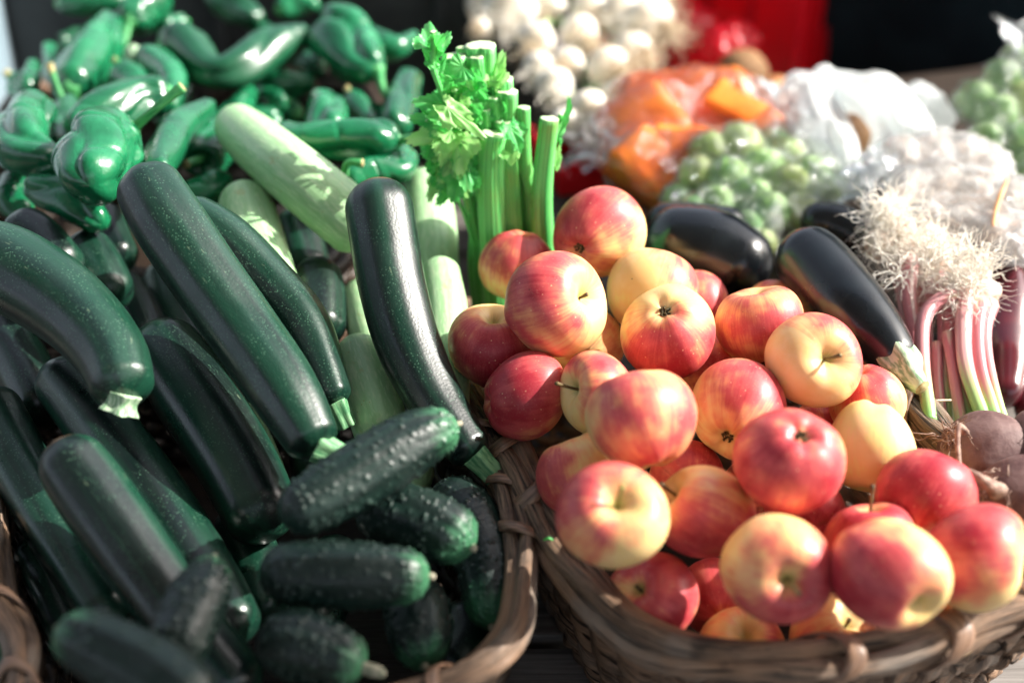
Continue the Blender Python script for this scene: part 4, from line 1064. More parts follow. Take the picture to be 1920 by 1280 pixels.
M['bulbt'] = m_simple('onion_leaf_green', (.05, .22, .07), (.25, .42, .18), 30, .4, .4, .1)

# white onions hung in a bunch at the back
WO = [(955, 20, 90), (1005, 75, 64), (1085, 62, 62), (1040, 162, 62), (1102, 205, 66), (1140, 130, 74), (905, 8, 60), (1030, 16, 60), (1105, 18, 62), (1165, 28, 78), (1215, 40, 84), (1185, 100, 70), (1010, 128, 54), (1065, 122, 56), (1165, 180, 64), (1060, 235, 58), (1225, -20, 70), (900, 52, 34), (1120, 250, 56)]
WOL = ['largest white onion at the top left of the onion heap', 'white onion right of the celery tops', 'white onion in the middle of the heap between two brown root tufts', 'bright white onion right beside the cut celery ends', 'white onion just above the curled celery leaf', 'cream onion in the centre with a thick root beard', 'white onion at the far left of the heap by the black crate', 'white onion behind the first row at the top edge', 'cream onion at the top edge, middle of the heap', 'cream onion left of the red tub, under the top one', 'bright white onion next to the red tub', 'onion with spreading roots below the bright one by the tub', 'small onion squeezed behind the celery tips', 'small onion in the middle with brown neck', 'cream onion above the orange pumpkin bag', 'onion in shade above the red crate', 'onion at the top edge closest to the red tub', 'tiny white onion bud at the left of the heap', 'onion at the lower end of the heap next to the pumpkin bag']
r = np.random.default_rng(77)
for i, (x, y, wd) in enumerate(WO):
    d = np.interp(y, [-30, 60, 250], [1.86, 1.74, 1.56]) + (0.02 if i in (12, 13, 7, 15) else 0)
    C = at(x, y, d); R = wd / 2 * d / FPX
    up = vdir(r.uniform(-.7, .5), r.uniform(.15, .7), r.uniform(-1.0, -.5)); R *= 1.12; P = [C - up * R * .95, C - up * R * .5, C + up * R * .1, C + up * R * .8, C + up * R * 1.5]
    root = thing('white_onion', C - [0, 0, R], WOL[i], 'onion', 'white onions with roots in the back')
    V, F, a, _ = sweep(P, [R * .45, R * .90, R * 1.02, R * .55, R * .22], 30, 28, wobble(i, (3, 5), .02), r0=.8, cap1='flat', seed=i)
    mesh('bulb', V, F, M['bulb'], root, a)
    sgn = -1
    V, F, a = threads([C - up * R * .9], r, 60 if i not in (9, 11, 10, 5) else 120, R * 1.5, .0009, droop=-up * .25 + np.array([.25, -.1, -.5]), curl=.8)
    mesh('roots', V, F, M['rootd'] if i % 3 else M['root'], root, a)
    V, F, a, _ = sweep([C + up * R * 1.1, C + up * R * 2.2 + AF * .02, C + up * R * 3.0 + AF * .06 - [0, 0, .02]], [R * .26, R * .20, R * .16], 14, 12, seed=i)
    mesh('green_top', V, F, M['bulbt'], root, a)

# young garlic bunch with pink stalks
root = thing('young_garlic_bunch', at(1780, 800, 1.2), 'bunch of young garlic with tangled cream roots and pink striped stalks', 'garlic')
def m_gar():
    b = NB('young_garlic_stalk'); s = b.attr('swp'); ang = b.attr('ang'); tt = b.attr('tt', 'Fac'); f = b.noise(b.scalev(ang, (1.3, 1.3, .6)), 1.0, 3)
    c = b.mix(b.ramp(f, .44, .74), (.56, .20, .22), (.74, .56, .50))
    k = b.math('ADD', tt, b.math('MULTIPLY', b.math('SUBTRACT', f, .5), .8))
    c = b.mix(b.ramp(k, .55, .92), c, (.36, .52, .20)); c = b.mix(b.ramp(tt, .86, 1, 0, .6), c, (.12, .42, .12))
    c = b.mix(b.ramp(k, .08, -.05), c, (.70, .56, .42))
    b.pbr(c, .34, .45, b.bump(f, .3, .002), sss=.12, sss_r=(1, .5, .4)); return b.m
M['gar'] = m_gar()
M['garw'] = m_simple('garlic_bulb_skin', (.62, .44, .36), (.78, .68, .58), 60, .5, .35, .2, .002, (1, 1, .3))
GS = [
 ([(1672, 462, 34), (1690, 540, 26), (1708, 640, 24), (1726, 760, 22)], .03), ([(1704, 478, 40), (1704, 560, 30), (1718, 650, 26), (1740, 800, 24)], .0),
 ([(1744, 470, 40), (1748, 530, 28), (1736, 610, 26), (1744, 700, 24), (1756, 810, 22)], .02), ([(1796, 552, 26), (1762, 560, 26), (1732, 600, 28), (1730, 680, 26), (1744, 790, 24)], -.02),
 ([(1764, 510, 34), (1768, 600, 22), (1770, 700, 22), (1782, 812, 20)], .01), ([(1786, 560, 30), (1784, 640, 26), (1800, 720, 24), (1822, 800, 22)], .0),
 ([(1812, 540, 36), (1806, 610, 30), (1812, 690, 28), (1846, 790, 26)], -.015), ([(1836, 560, 48), (1832, 610, 30), (1838, 690, 26), (1868, 790, 24)], -.01),
 ([(1852, 560, 50), (1846, 620, 26), (1856, 700, 22), (1884, 800, 20)], .0), ([(1720, 440, 44), (1724, 520, 30), (1722, 600, 26), (1736, 700, 22)], .03),
 ([(1775, 620, 20), (1788, 700, 20), (1800, 780, 22), (1806, 830, 20)], -.005), ([(1756, 640, 22), (1758, 720, 22), (1766, 790, 24), (1778, 835, 22)], .005),
]
r = np.random.default_rng(5)
for i, (p, dz) in enumerate(GS):
    P = [at(x, y, np.interp(y, [440, 830], [1.225, 1.115]) + dz) for x, y, _ in p]; R = [wd / 2 * 1.17 / FPX for *_, wd in p]
    V, F, a, _ = sweep(P, R, 36, 16, wobble(i, (2, 3), .05), cap1='flat', r0=.8, seed=i); mesh('stalk', V, F, M['gar'], root, a)
st = [at(1660 + r.uniform(-30, 40), 440 + r.uniform(-50, 40), 1.24 + r.uniform(-.03, .02)) for _ in range(14)] + [at(1745 + r.uniform(-60, 50), 470 + r.uniform(-30, 50), 1.205 + r.uniform(-.03, .03)) for _ in range(12)] + [at(1815 + r.uniform(-40, 40), 525 + r.uniform(-40, 40), 1.185 + r.uniform(-.02, .02)) for _ in range(10)]
V, F, a = threads(st, r, 1400, .036, .00042, droop=(-.10, 0, .12), curl=.85); mesh('roots', V, F, M['root'], root, a)
for (x, y, wd) in ((1650, 455, 62), (1700, 468, 66), (1752, 486, 60), (1800, 520, 60), (1846, 548, 62), (1690, 430, 56), (1745, 445, 56)):
    d = np.interp(y, [440, 830], [1.235, 1.115]); C = at(x, y, d); R = wd / 2 * d / FPX
    V, F, a, _ = sweep([C + AU * R * .9, C, C - AU * R * 1.1], [R * .7, R, R * .45], 18, 18, wobble(x, (5, 7), .06), seed=x); mesh('bulb', V, F, M['garw'], root, a)
V, F, a, _ = sweep([at(1722, 742, 1.145), at(1745, 750, 1.125), at(1785, 750, 1.125)], [.0009] * 3, 20, 8, seed=3); mesh('tie', V, F, M['rootd'], root, a)

# beets
M['beet'] = m_simple('beet_skin', (.085, .040, .040), (.20, .125, .115), 34, .62, .3, .5, .004, detail=6)
M['broot'] = m_simple('beet_root', (.16, .09, .07), (.34, .24, .19), 160, .7, .2, .3)
BT = [(1846, 858, 176, 1.07, 'dusty beet with a root hanging over the apples, topmost of the beets'), (1915, 940, 168, 1.02, 'darker beet with a scabby crown lying in front of the others'), (1962, 838, 150, 1.06, 'tan lit beet cut by the right edge of the view')]
for i, (x, y, wd, d, lb) in enumerate(BT):
    C = at(x, y, d); R = wd / 2 * d / FPX; up = vdir((-.8, -.6, .5)[i], (.55, .3, .8)[i], .4)
    root = thing('beet', C - [0, 0, R], lb, 'beet', 'beets beside the apple basket')
    V, F, a, _ = sweep([C - up * R * .95, C - up * R * .3, C + up * R * .3, C + up * R * .95], [R * .7, R * 1.0, R * 1.0, R * .55], 40, 40, wobble(i + 3, (2, 3, 5), .03), r0=.9, r1=.7, seed=i); mesh('flesh', V, F, M['beet'], root, a)
    rg = np.random.default_rng(i)
    st = [C + up * R * .98 + rg.normal(0, .003, 3) for _ in range(6)]
    V, F, a = threads(st, rg, 46, .022, .0006, droop=up * .3, curl=.9); mesh('crown_fibres', V, F, M['broot'], root, a)
    if i == 0: P = [at(1812, 812, 1.035), at(1797, 800, 1.025), at(1796, 850, 1.02), at(1804, 900, 1.005), at(1808, 950, .985)]; R_ = [.0030, .0024, .0019, .0015, .0008]
    elif i == 1: P = [at(1880, 925, .995), at(1856, 910, .985), at(1826, 890, .985), at(1806, 878, .99)]; R_ = [.0075, .0045, .0032, .0015]
    else: P = [C - up * R, C - up * R * 1.5, C - up * R * 2]; R_ = [.006, .004, .001]
    V, F, a, _ = sweep(P, R_, 30, 10, wobble(i, (2, 3), .15, 4), seed=i); mesh('taproot', V, F, M['broot'], root, a)
# dark red peppers in the shade at the right edge
M['redp'] = m_simple('dark_red_pepper_skin', (.060, .006, .012), (.12, .010, .014), 20, .2, .5, .2, .004, coat=.4)
for x0, pts, lb in ((0, [(1888, 500, 60), (1888, 560, 84), (1884, 660, 90), (1882, 760, 60)], 'dark red glossy pepper hanging beside the garlic stalks'), (1, [(1950, 520, 60), (1955, 600, 84), (1945, 720, 84), (1935, 800, 60)], 'dark red pepper cut by the right edge above the beets')):
    P = [at(x, y, np.interp(y, [500, 800], [1.30, 1.20]) + .02 * x0) for x, y, _ in pts]; R = [wd / 2 * 1.27 / FPX for *_, wd in pts]
    V, F, a, _ = sweep(P, R, 40, 30, wobble(int(x0) + 70, (3, 2), .09), seed=x0)
    tag(mesh('red_pepper', V, F, M['redp'], None, a), lb, 'pepper', 'dark red peppers at the right edge')

# ------------------------------------------------------------------ bags
def ico(sub):
    import bmesh
    bm = bmesh.new(); bmesh.ops.create_icosphere(bm, subdivisions=sub, radius=1); bm.verts.ensure_lookup_table()
    V = np.array([v.co for v in bm.verts]); F = [tuple(v.index for v in f.verts) for f in bm.faces]; bm.free(); return V, F
def hull(name, cen, S, mat, label, cat, margin=.004, wr=.006, seed=0, sub=6, parent=None, soft=.012, wf=1.0):
    """plastic film pulled tight round the spheres S (centre, radius)"""
    D, F = ico(sub); c = np.array(cen); rho = np.zeros(len(D))
    vals = []
    for (p, R) in S:
        q = np.array(p) - c; t = D @ q; h2 = (q @ q) - t * t; m = (R + margin) ** 2 - h2
        vals.append(np.where(m > 0, t + np.sqrt(np.maximum(m, 0)), t - soft * 2 + 0 * t) if False else t + np.where(m > 0, np.sqrt(np.maximum(m, 0)), -3 * (np.sqrt(h2) - R - margin)))
    vals = np.array(vals); mx = vals.max(0); rho = mx + soft * np.log(np.exp((vals - mx) / soft).sum(0)) * .5
    rho = np.maximum(rho, .01)
    P = c + D * rho[:, None]
    dl = np.zeros(len(D))
    for i, p in enumerate(P):
        v = Vector(p * 30 * wf) + Vector((seed * 3.1, 0, 0))
        dl[i] = (abs(noise.noise(v)) - .2) * wr + (abs(noise.noise(v * 2.6 + Vector((5, 2, 1)))) - .2) * wr * .5
    P = c + D * (rho + dl)[:, None]
    o = mesh(name, P, F, mat, parent)
    if label: tag(o, label, cat)
    return o
def tail(P, R, mat, parent, seed, nm='twist', amp=1.0):
    def f(TH, U): return 1 + amp * (.28 * np.cos(7 * TH + 5 * U + seed) * (.4 + U) + .18 * np.cos(12 * TH - 8 * U)) + .12 * np.sin(5 * U + 2 * TH + seed) + .08 * np.cos(3 * TH - 7 * U)
    V, F, a, _ = sweep(P, R, 40, 60, f, cap0='flat', cap1='flat', seed=seed); F = F[:-2]
    return mesh(nm, V, F, mat, parent, a)
def bagroot(name, loc, label): return thing(name, loc, label, 'bag', 'clear plastic bags of produce')

# brussels sprouts bag in the middle
M['sprout'] = None
def m_sprout():
    b = NB('sprout_leaf'); tc = b.n('ShaderNodeTexCoord').outputs['Object']; f = b.noise(tc, 60, 4); v = b.voro(tc, 45)
    c = b.mix(b.ramp(f, .3, .7), (.07, .24, .05), (.26, .42, .12)); c = b.mix(b.ramp(v, .3, .7, 0, .5), c, (.36, .50, .20))
    c = b.mix(b.ramp(objrand(b), .55, 1, 0, .6), c, (.40, .42, .10))
    b.pbr(c, .5, .35, b.bump(v, .5, .004)); return b.m
M['sprout'] = m_sprout()
def sprout(x, y, wd, d, lb, grp, i):
    C = at(x, y, d); R = wd / 2 * d / FPX; r = np.random.default_rng(900 + i)
    up = vdir(*(r.normal(0, .5, 2)), .8)
    t = np.cross(up, [.3, .5, .8]); t /= np.linalg.norm(t); b_ = np.cross(up, t)
    D, F = ico(4)
    hts = np.zeros(len(D)); nl = 9
    for l in range(nl):                                  # overlapping leaves with lifted edges
        cl = vdir(0, 0, 1) * 0 + up * (.95 if l > 6 else r.uniform(-.1, .7)) + (t * math.cos(l * 2.4) + b_ * math.sin(l * 2.4)) * (.2 if l > 6 else 1); cl /= np.linalg.norm(cl)
        an = np.arccos(np.clip(D @ cl, -1, 1)); sz = r.uniform(.75, 1.05)
        hts = np.where(an < sz, np.maximum(hts, .012 * (nl - l) + .07 * (an / sz) ** 3), hts)
    V = C + D * (R * (.93 + hts + .02 * np.sin(D[:, 0] * 3 + i)))[:, None]
    root = thing('brussels_sprout', C - [0, 0, R], lb, 'sprout', grp)
    mesh('head', V, F, M['sprout'], root)
    P = [C - up * R * .9, C - up * R * 1.18]; v2, f2, a2, _ = sweep(P, [R * .34, R * .30], 6, 14, cap0='flat', cap1='flat', seed=i); mesh('stump', v2, f2, M['cut'], root, a2)
    return (C, R)
BS = [(1330, 285, 74), (1385, 280, 88), (1310, 330, 70), (1365, 338, 84), (1430, 320, 80), (1340, 385, 78), (1408, 376, 84), (1445, 400, 76), (1400, 425, 60), (1475, 300, 80), (1480, 350, 80), (1520, 330, 76), (1500, 395, 70), (1440, 345, 84), (1275, 375, 60), (1300, 395, 56), (1540, 370, 64), (1430, 455, 54), (1450, 270, 60)]
BSL = ['sprout at the top left of the middle bag', 'large whitish sprout at the crown of the middle bag', 'sprout at the upper left side of the middle bag', 'pale sprout in the left centre of the middle bag', 'sprout with a bright glint at the centre top of the middle bag', 'green sprout low on the left of the middle bag', 'yellowish big sprout in the centre of the middle bag', 'yellow green sprout low in the middle bag above the eggplants', 'small green sprout at the bottom of the middle bag', 'sprout under the milky upper right side of the middle bag', 'sprout in the right centre of the middle bag', 'sprout near the knot of the middle bag', 'sprout at the lower right of the middle bag', 'sprout half hidden behind the yellowish big one', 'sprout at the far left tip of the middle bag', 'small sprout at the lower left tip of the middle bag', 'sprout closest to the twisted knot of the middle bag', 'lowest sprout touching the right eggplant', 'sprout at the upper edge beside the white bag']
S = []
for i, ((x, y, wd), lb) in enumerate(zip(BS, BSL)): S.append(sprout(x, y, wd, np.interp(y, [270, 455], [1.45, 1.315]) + (.03 if i in (9, 13, 18, 14) else 0), lb, 'brussels sprouts in clear bags', i))
cb = at(1410, 355, 1.43)
root = bagroot('sprout_bag', at(1410, 420, 1.40), 'clear plastic bag of brussels sprouts resting on the eggplants')
hull('film', cb, S, M['film'], None, None, .003, .011, 1, parent=root, wf=1.3)
kn = at(1598, 352, 1.36)
tail([at(1535, 350, 1.37), at(1570, 352, 1.36), at(1600, 352, 1.355), at(1630, 345, 1.345), at(1652, 352, 1.34)], [.030, .016, .008, .016, .026], M['film_w'], root, 3)
# second sprout bag at the right edge
S = []
for i, (x, y, wd, lb) in enumerate([(1830, 190, 70, 'sprout at the left of the right hand bag'), (1880, 150, 70, 'sprout at the top of the right hand bag'), (1870, 215, 74, 'sprout in the middle of the right hand bag'), (1925, 190, 76, 'sprout at the right edge of the view, upper one'), (1910, 270, 80, 'sprout low in the right hand bag'), (1850, 265, 70, 'sprout above the white garlic bag'), (1935, 320, 76, 'lowest sprout at the right edge of the view'), (1905, 110, 50, 'small sprout near the neck of the right hand bag')]):
    S.append(sprout(x, y, wd, np.interp(y, [100, 330], [1.56, 1.42]), lb, 'brussels sprouts in clear bags', 40 + i))
root = bagroot('sprout_bag', at(1890, 300, 1.45), 'crinkled clear bag of sprouts at the upper right edge')
hull('film', at(1890, 215, 1.5), S, M['film'], None, None, .004, .010, 2, parent=root)
tail([at(1910, 140, 1.54), at(1920, 100, 1.54), at(1935, 60, 1.54)], [.030, .012, .03], M['film_w'], root, 5)

# garlic bag
GL = [(1690, 300, 84), (1750, 290, 84), (1810, 300, 84), (1700, 360, 84), (1765, 355, 88), (1828, 365, 84), (1740, 415, 80), (1800, 425, 84), (1865, 440, 90), (1895, 380, 80), (1860, 320, 70), (1905, 450, 80), (1680, 395, 60)]
GLL = ['garlic head at the top left of the white bag', 'garlic head at the crown of the white bag', 'garlic head at the top right of the white bag', 'garlic head at the left side of the white bag', 'garlic head in the centre of the white bag', 'garlic head beside the orange tie, left of it', 'garlic head low on the left of the white bag', 'garlic head low in the centre of the white bag', 'garlic head below the orange tie', 'garlic head right of the orange tie', 'garlic head behind the orange tie at the top', 'garlic head at the bottom right by the view edge', 'garlic head touching the root tangle of the young garlic']
S = []
M['garl'] = m_simple('pinkish_garlic_skin', (.84, .70, .61), (.92, .86, .81), 40, .55, .3, .3, .003)
for i, ((x, y, wd), lb) in enumerate(zip(GL, GLL)):
    d = np.interp(y, [290, 450], [1.40, 1.27]); C = at(x, y, d); R = wd / 2 * d / FPX; rg = np.random.default_rng(i); up = vdir(*rg.normal(0, 1, 3))
    V, F, a, _ = sweep([C - up * R * .8, C - up * R * .2, C + up * R * .5, C + up * R * 1.0], [R * .7, R * 1.0, R * .72, R * .25], 26, 36, lambda TH, U: 1 + .07 * np.abs(np.cos(3 * TH)), r0=.8, seed=i)
    tag(mesh('garlic', V, F, M['garl'], None, a), lb, 'garlic', 'garlic heads in the white bag'); S.append((C, R))
root = bagroot('garlic_bag', at(1780, 440, 1.3), 'milky plastic bag of garlic with an orange tie at the right')
hull('film', at(1790, 365, 1.345), S, M['film_g'], None, None, .004, .014, 4, parent=root)
M['tie'] = m_simple('orange_tie', (.80, .36, .14), (.86, .46, .22), 60, .5, .3, .1)
V, F, a, _ = sweep([at(1890, 335, 1.29), at(1876, 365, 1.275), at(1866, 400, 1.262), at(1862, 425, 1.25)], [.0015, .0026, .0022, .0012], 24, 10, wobble(4, (2, 3), .2, 4), seed=4); mesh('tie', V, F, M['tie'], root, a)
tail([at(1660, 330, 1.35), at(1635, 312, 1.34), at(1615, 290, 1.34)], [.022, .010, .020], M['film_w'], root, 9)

# pumpkin pieces in film
M['pump'] = m_simple('pumpkin_flesh', (.78, .155, .012), (.84, .24, .025), 26, .38, .4, .2, .004, sss=.25)
def wedge(x, y, d, size, rot, seed, lb):
    import bmesh
    C = at(x, y, d); r = np.random.default_rng(seed)
    e1 = vdir(math.cos(rot), math.sin(rot), .15); e3 = vdir(0.1, .3, .9); e2 = np.cross(e3, e1); e2 /= np.linalg.norm(e2); e3 = np.cross(e1, e2)
    a_, b_, c_ = [s_ * 1.14 * d / FPX / 2 for s_ in size]
    bm = bmesh.new()
    vs = [bm.verts.new(C + e1 * a_ * sx * (1 - .18 * (sy > 0)) + e2 * b_ * sy + e3 * c_ * sz * (1 - .25 * (sx > 0))) for sx in (-1, 1) for sy in (-1, 1) for sz in (-1, 1)]
    for f in ((0, 1, 3, 2), (4, 6, 7, 5), (0, 4, 5, 1), (2, 3, 7, 6), (0, 2, 6, 4), (1, 5, 7, 3)): bm.faces.new([vs[i] for i in f])
    bmesh.ops.recalc_face_normals(bm, faces=bm.faces)
    bmesh.ops.bevel(bm, geom=list(bm.edges), offset=min(a_, b_, c_) * .48, segments=4, affect='EDGES', profile=.6)
    bmesh.ops.subdivide_edges(bm, edges=list(bm.edges), cuts=2, use_grid_fill=True)
    for v in bm.verts: v.co += Vector([noise.noise(v.co * 28 + Vector((seed, 0, 0))), noise.noise(v.co * 28 + Vector((0, seed, 0))), noise.noise(v.co * 28)]) * .003
    bm.verts.ensure_lookup_table(); V = [tuple(v.co) for v in bm.verts]; F = [tuple(v.index for v in f.verts) for f in bm.faces]; bm.free()
    tag(mesh('pumpkin_piece', V, F, M['pump'], None), lb, 'pumpkin', 'orange pumpkin pieces in a clear bag')
    n_ = 5; return [(C + e1 * a_ * t * .6, min(b_, c_) * 1.0) for t in (-1, -.3, .3, 1)]
S = []
S += wedge(1205, 240, 1.52, (150, 110, 110), .55, 1, 'pumpkin chunk at the left end of the bag')
S += wedge(1285, 205, 1.55, (240, 110, 110), .06, 2, 'largest pumpkin chunk along the top of the bag')
S += wedge(1290, 290, 1.47, (150, 76, 96), -.05, 3, 'pumpkin chunk at the lower front of the bag')
S += wedge(1392, 225, 1.52, (150, 58, 90), -.55, 4, 'long pumpkin slice sloping down at the right end of the bag')
S += wedge(1225, 322, 1.46, (150, 90, 90), -.7, 5, 'shaded pumpkin chunk at the bottom of the bag')
root = bagroot('pumpkin_bag', at(1285, 330, 1.48), 'clear plastic bag with orange pumpkin pieces')
hull('film', at(1285, 255, 1.51), S, M['film_p'], None, None, .005, .010, 6, parent=root, wf=.7)
tail([at(1170, 300, 1.48), at(1140, 285, 1.48), at(1105, 260, 1.50)], [.034, .014, .030], M['film_w'], root, 11)

# white bags and brown onions
M['bonion'] = m_simple('brown_onion_skin', (.42, .18, .07), (.62, .33, .16), 30, .4, .4, .1, .002, (3, 3, .6))
M['potato'] = m_simple('brown_potato_skin', (.16, .085, .04), (.28, .16, .08), 40, .75, .2, .4, .003)
for i, (x, y, wd, d, mt, nm, lb, cat) in enumerate([(1592, 256, 88, 1.50, 'bonion', 'brown_onion', 'brown onion showing between the folds of the white bag', 'onion'), (1642, 275, 96, 1.56, 'bonion', 'brown_onion', 'darker brown onion deeper behind the white bag', 'onion'), (1392, 138, 94, 1.78, 'potato', 'potato', 'round brown potato behind the pumpkin bag in front of the red tub', 'potato'), (1455, 172, 60, 1.76, 'bonion', 'brown_onion', 'small tan onion half hidden left of the white bag', 'onion')]):
    C = at(x, y, d); R = wd / 2 * d / FPX; up = vdir(.3, .8, .3)
    V, F, a, _ = sweep([C - up * R, C - up * R * .3, C + up * R * .3, C + up * R], [R * .8, R, R, R * .7], 26, 28, wobble(i + 5, (2, 3), .03), seed=i)
    tag(mesh(nm, V, F, M[mt], None, a), lb, cat)
def blob(S, cen, mat, nm, lb, seed, wr=.014, parent=None): return hull(nm, cen, S, mat, lb, 'bag' if lb else None, .002, wr, seed, parent=parent, sub=6, soft=.02, wf=.8)
def sph(l): return [(at(x, y, d), wd / 2 * d / FPX) for x, y, wd, d in l]
root = thing('white_bag', at(1580, 330, 1.48), 'white plastic carrier bag draped over onions, its tail hanging toward the sprouts', 'bag')
blob(sph([(1500, 180, 70, 1.58), (1530, 200, 80, 1.56), (1545, 150, 40, 1.6)]), at(1518, 185, 1.57), M['bagw'], 'crumpled_body', None, 3, parent=root)
tail([at(1515, 190, 1.545), at(1545, 250, 1.50), at(1570, 300, 1.45), at(1600, 345, 1.41)], [.028, .030, .026, .010], M['bagw'], root, 4, 'tail', .22)
tail([at(1530, 175, 1.56), at(1600, 190, 1.54), at(1660, 215, 1.50), at(1700, 280, 1.46)], [.026, .032, .036, .03], M['bagw'], root, 6, 'fold', .15)
blob(sph([(1450, 250, 90, 1.50), (1500, 270, 80, 1.48), (1490, 225, 60, 1.53)]), at(1475, 250, 1.50), M['film_w'], 'loose_film', None, 8, parent=root)
root = thing('white_bag', at(1700, 260, 1.5), 'white plastic bag bundle at the back right before the dark cloth', 'bag')
blob(sph([(1650, 185, 70, 1.62), (1700, 205, 84, 1.58), (1745, 215, 60, 1.58), (1640, 160, 40, 1.66), (1700, 260, 80, 1.54)]), at(1690, 210, 1.59), M['bagw'], 'crumpled_body', None, 5, parent=root)
blob(sph([(1412, 190, 70, 1.66), (1440, 205, 60, 1.64)]), at(1420, 198, 1.66), m_simple('blue_grey_plastic', (.32, .40, .44), (.42, .50, .54), 20, .4, .4, .3, .01), 'folded_bag', 'blue grey folded plastic bag behind the pumpkin pieces', 7)

# ------------------------------------------------------------------ crates and cloth in the background
b = NB('red_plastic'); p = b.pbr((.60, .016, .034), .28, .5, coat=.3, link=False); t_ = b.n('ShaderNodeBsdfTranslucent'); b.put(t_.inputs[0], (.92, .05, .09))
mx = b.n('ShaderNodeMixShader'); mx.inputs[0].default_value = .55; b.t.links.new(p, mx.inputs[1]); b.t.links.new(t_.outputs[0], mx.inputs[2]); b.surf(mx.outputs[0]); M['redpl'] = b.m
M['blackpl'] = m_simple('black_plastic', (.016, .018, .020), (.030, .034, .036), 14, .5, .4, .2, .004)
M['bluepl'] = m_simple('pale_blue_plastic', (.20, .27, .32), (.28, .36, .40), 8, .45, .4, .05, .002)
M['whitepl'] = m_simple('white_foam', (.78, .80, .80), (.84, .86, .86), 60, .6, .3, .2, .002)
def crate(name, label, c, half, rot, mat, wall=.008, lip=.012, ribs=True, rimmat=None):
    ex = np.array([[math.cos(rot), math.sin(rot), 0], [-math.sin(rot), math.cos(rot), 0], [0, 0, 1.0]])
    root = thing(name, np.array(c) - [0, 0, half[2]], label, 'crate')
    hx, hy, hz = half; c = np.array(c)
    for nm, off, hh in (('side_panel', (-hx, 0, 0), (wall, hy - wall - .001, hz)), ('side_panel', (hx, 0, 0), (wall, hy - wall - .001, hz)), ('end_panel', (0, -hy, 0), (hx + wall, wall, hz)), ('end_panel', (0, hy, 0), (hx + wall, wall, hz))):
        box_mesh(nm, mat, c + np.array(off) @ ex, hh, ex, root, .002)
    box_mesh('floor', mat, c + [0, 0, -hz + wall * 1.2], (hx - wall - .001, hy - wall - .001, wall), ex, root, .001)
    for nm, off, hh in (('lip', (-hx - .004, 0, hz + .0065), (lip, hy + wall + lip, .006)), ('lip', (hx + .004, 0, hz + .0065), (lip, hy + wall + lip, .006)), ('lip', (0, -hy, hz + .0068), (hx - lip - .002, lip, .006)), ('lip', (0, hy, hz + .0068), (hx - lip - .002, lip, .006))):
        box_mesh(nm, rimmat or mat, c + np.array(off) @ ex, hh, ex, root, .002)
    if ribs:
        for t in (-.6, -.2, .2, .6):
            box_mesh('rib', mat, c + np.array((t * hx, -hy - wall - .004, 0)) @ ex, (.006, .0035, hz * .92), ex, root, .0015)
            box_mesh('rib', mat, c + np.array((hx + wall + .004, t * hy, 0)) @ ex, (.0035, .006, hz * .92), ex, root, .0015)
    return root
M['redbag'] = M['redpl']
blob(sph([(1300, 60, 90, 1.90), (1350, 105, 90, 1.86), (1385, 80, 70, 1.88)]), at(1345, 85, 1.88), M['redpl'], 'red_bag', 'crumpled red plastic bag in front of the red tub, behind the brown potato', 12, .016)
p1 = at(1478, 150, 1.98)
crate('red_crate', 'red plastic tub standing behind the onions and bags', np.array([p1[0] - (.15 * math.cos(-.5) + .10 * math.sin(-.5)), p1[1] - (.15 * math.sin(-.5) - .10 * math.cos(-.5)), .215]), (.15, .10, .17), -.5, M['redpl'])
crate('red_crate', 'red plastic crate under the pumpkin bag next to the celery', np.array([.112, 1.455, .088]), (.074, .05, .076), th, M['redpl'], ribs=False, lip=.004)
crate('black_crate', 'black plastic crate standing behind the peppers and the celery', (-.31, 1.90, .16), (.35, .14, .155), .05, M['blackpl'])
crate('foam_box', 'white foam box with a pale blue grey side at the top left corner', (-.755, 1.46, .19), (.125, .24, .19), .10, M['bluepl'], wall=.02, rimmat=M['whitepl'], ribs=False)
# small strays: a pepper lying on the table outside the basket, bits of leaf
P = [at_z(-40, 1195, .035), at_z(-8, 1245, .03), at_z(30, 1330, .03)]
V, F, a, _ = sweep(P, [.018, .026, .012], 40, 30, wobble(88, (2, 3, 5), .08), seed=88)
tag(mesh('green_pepper', V, F, M['pe'], None, a), 'green pepper lying on the table outside the basket at the lower left corner', 'pepper')
def scrap(x, y, z, ln, lb):
    C = at_z(x, y, z); V = []
    for i in range(7):
        for j in range(4): u, v = i / 6 - .5, j / 3 - .5; V.append(C + AX * ln * u + np.array([0, .6, .2]) * ln * .5 * v * math.cos(2.6 * u) + np.array([0, 0, 1.]) * (.0012 * math.cos(5 * u) + .0008 * math.sin(9 * v)))
    F = [(i * 4 + j, i * 4 + j + 1, i * 4 + j + 5, i * 4 + j + 4) for i in range(6) for j in range(3)]
    tag(mesh('leaf_scrap', V, F, M['leaf'], None), lb, 'leaf')
scrap(1028, 1010, rimz(.78) + .0165, .007, 'tiny scrap of green leaf on the left rim of the apple basket')
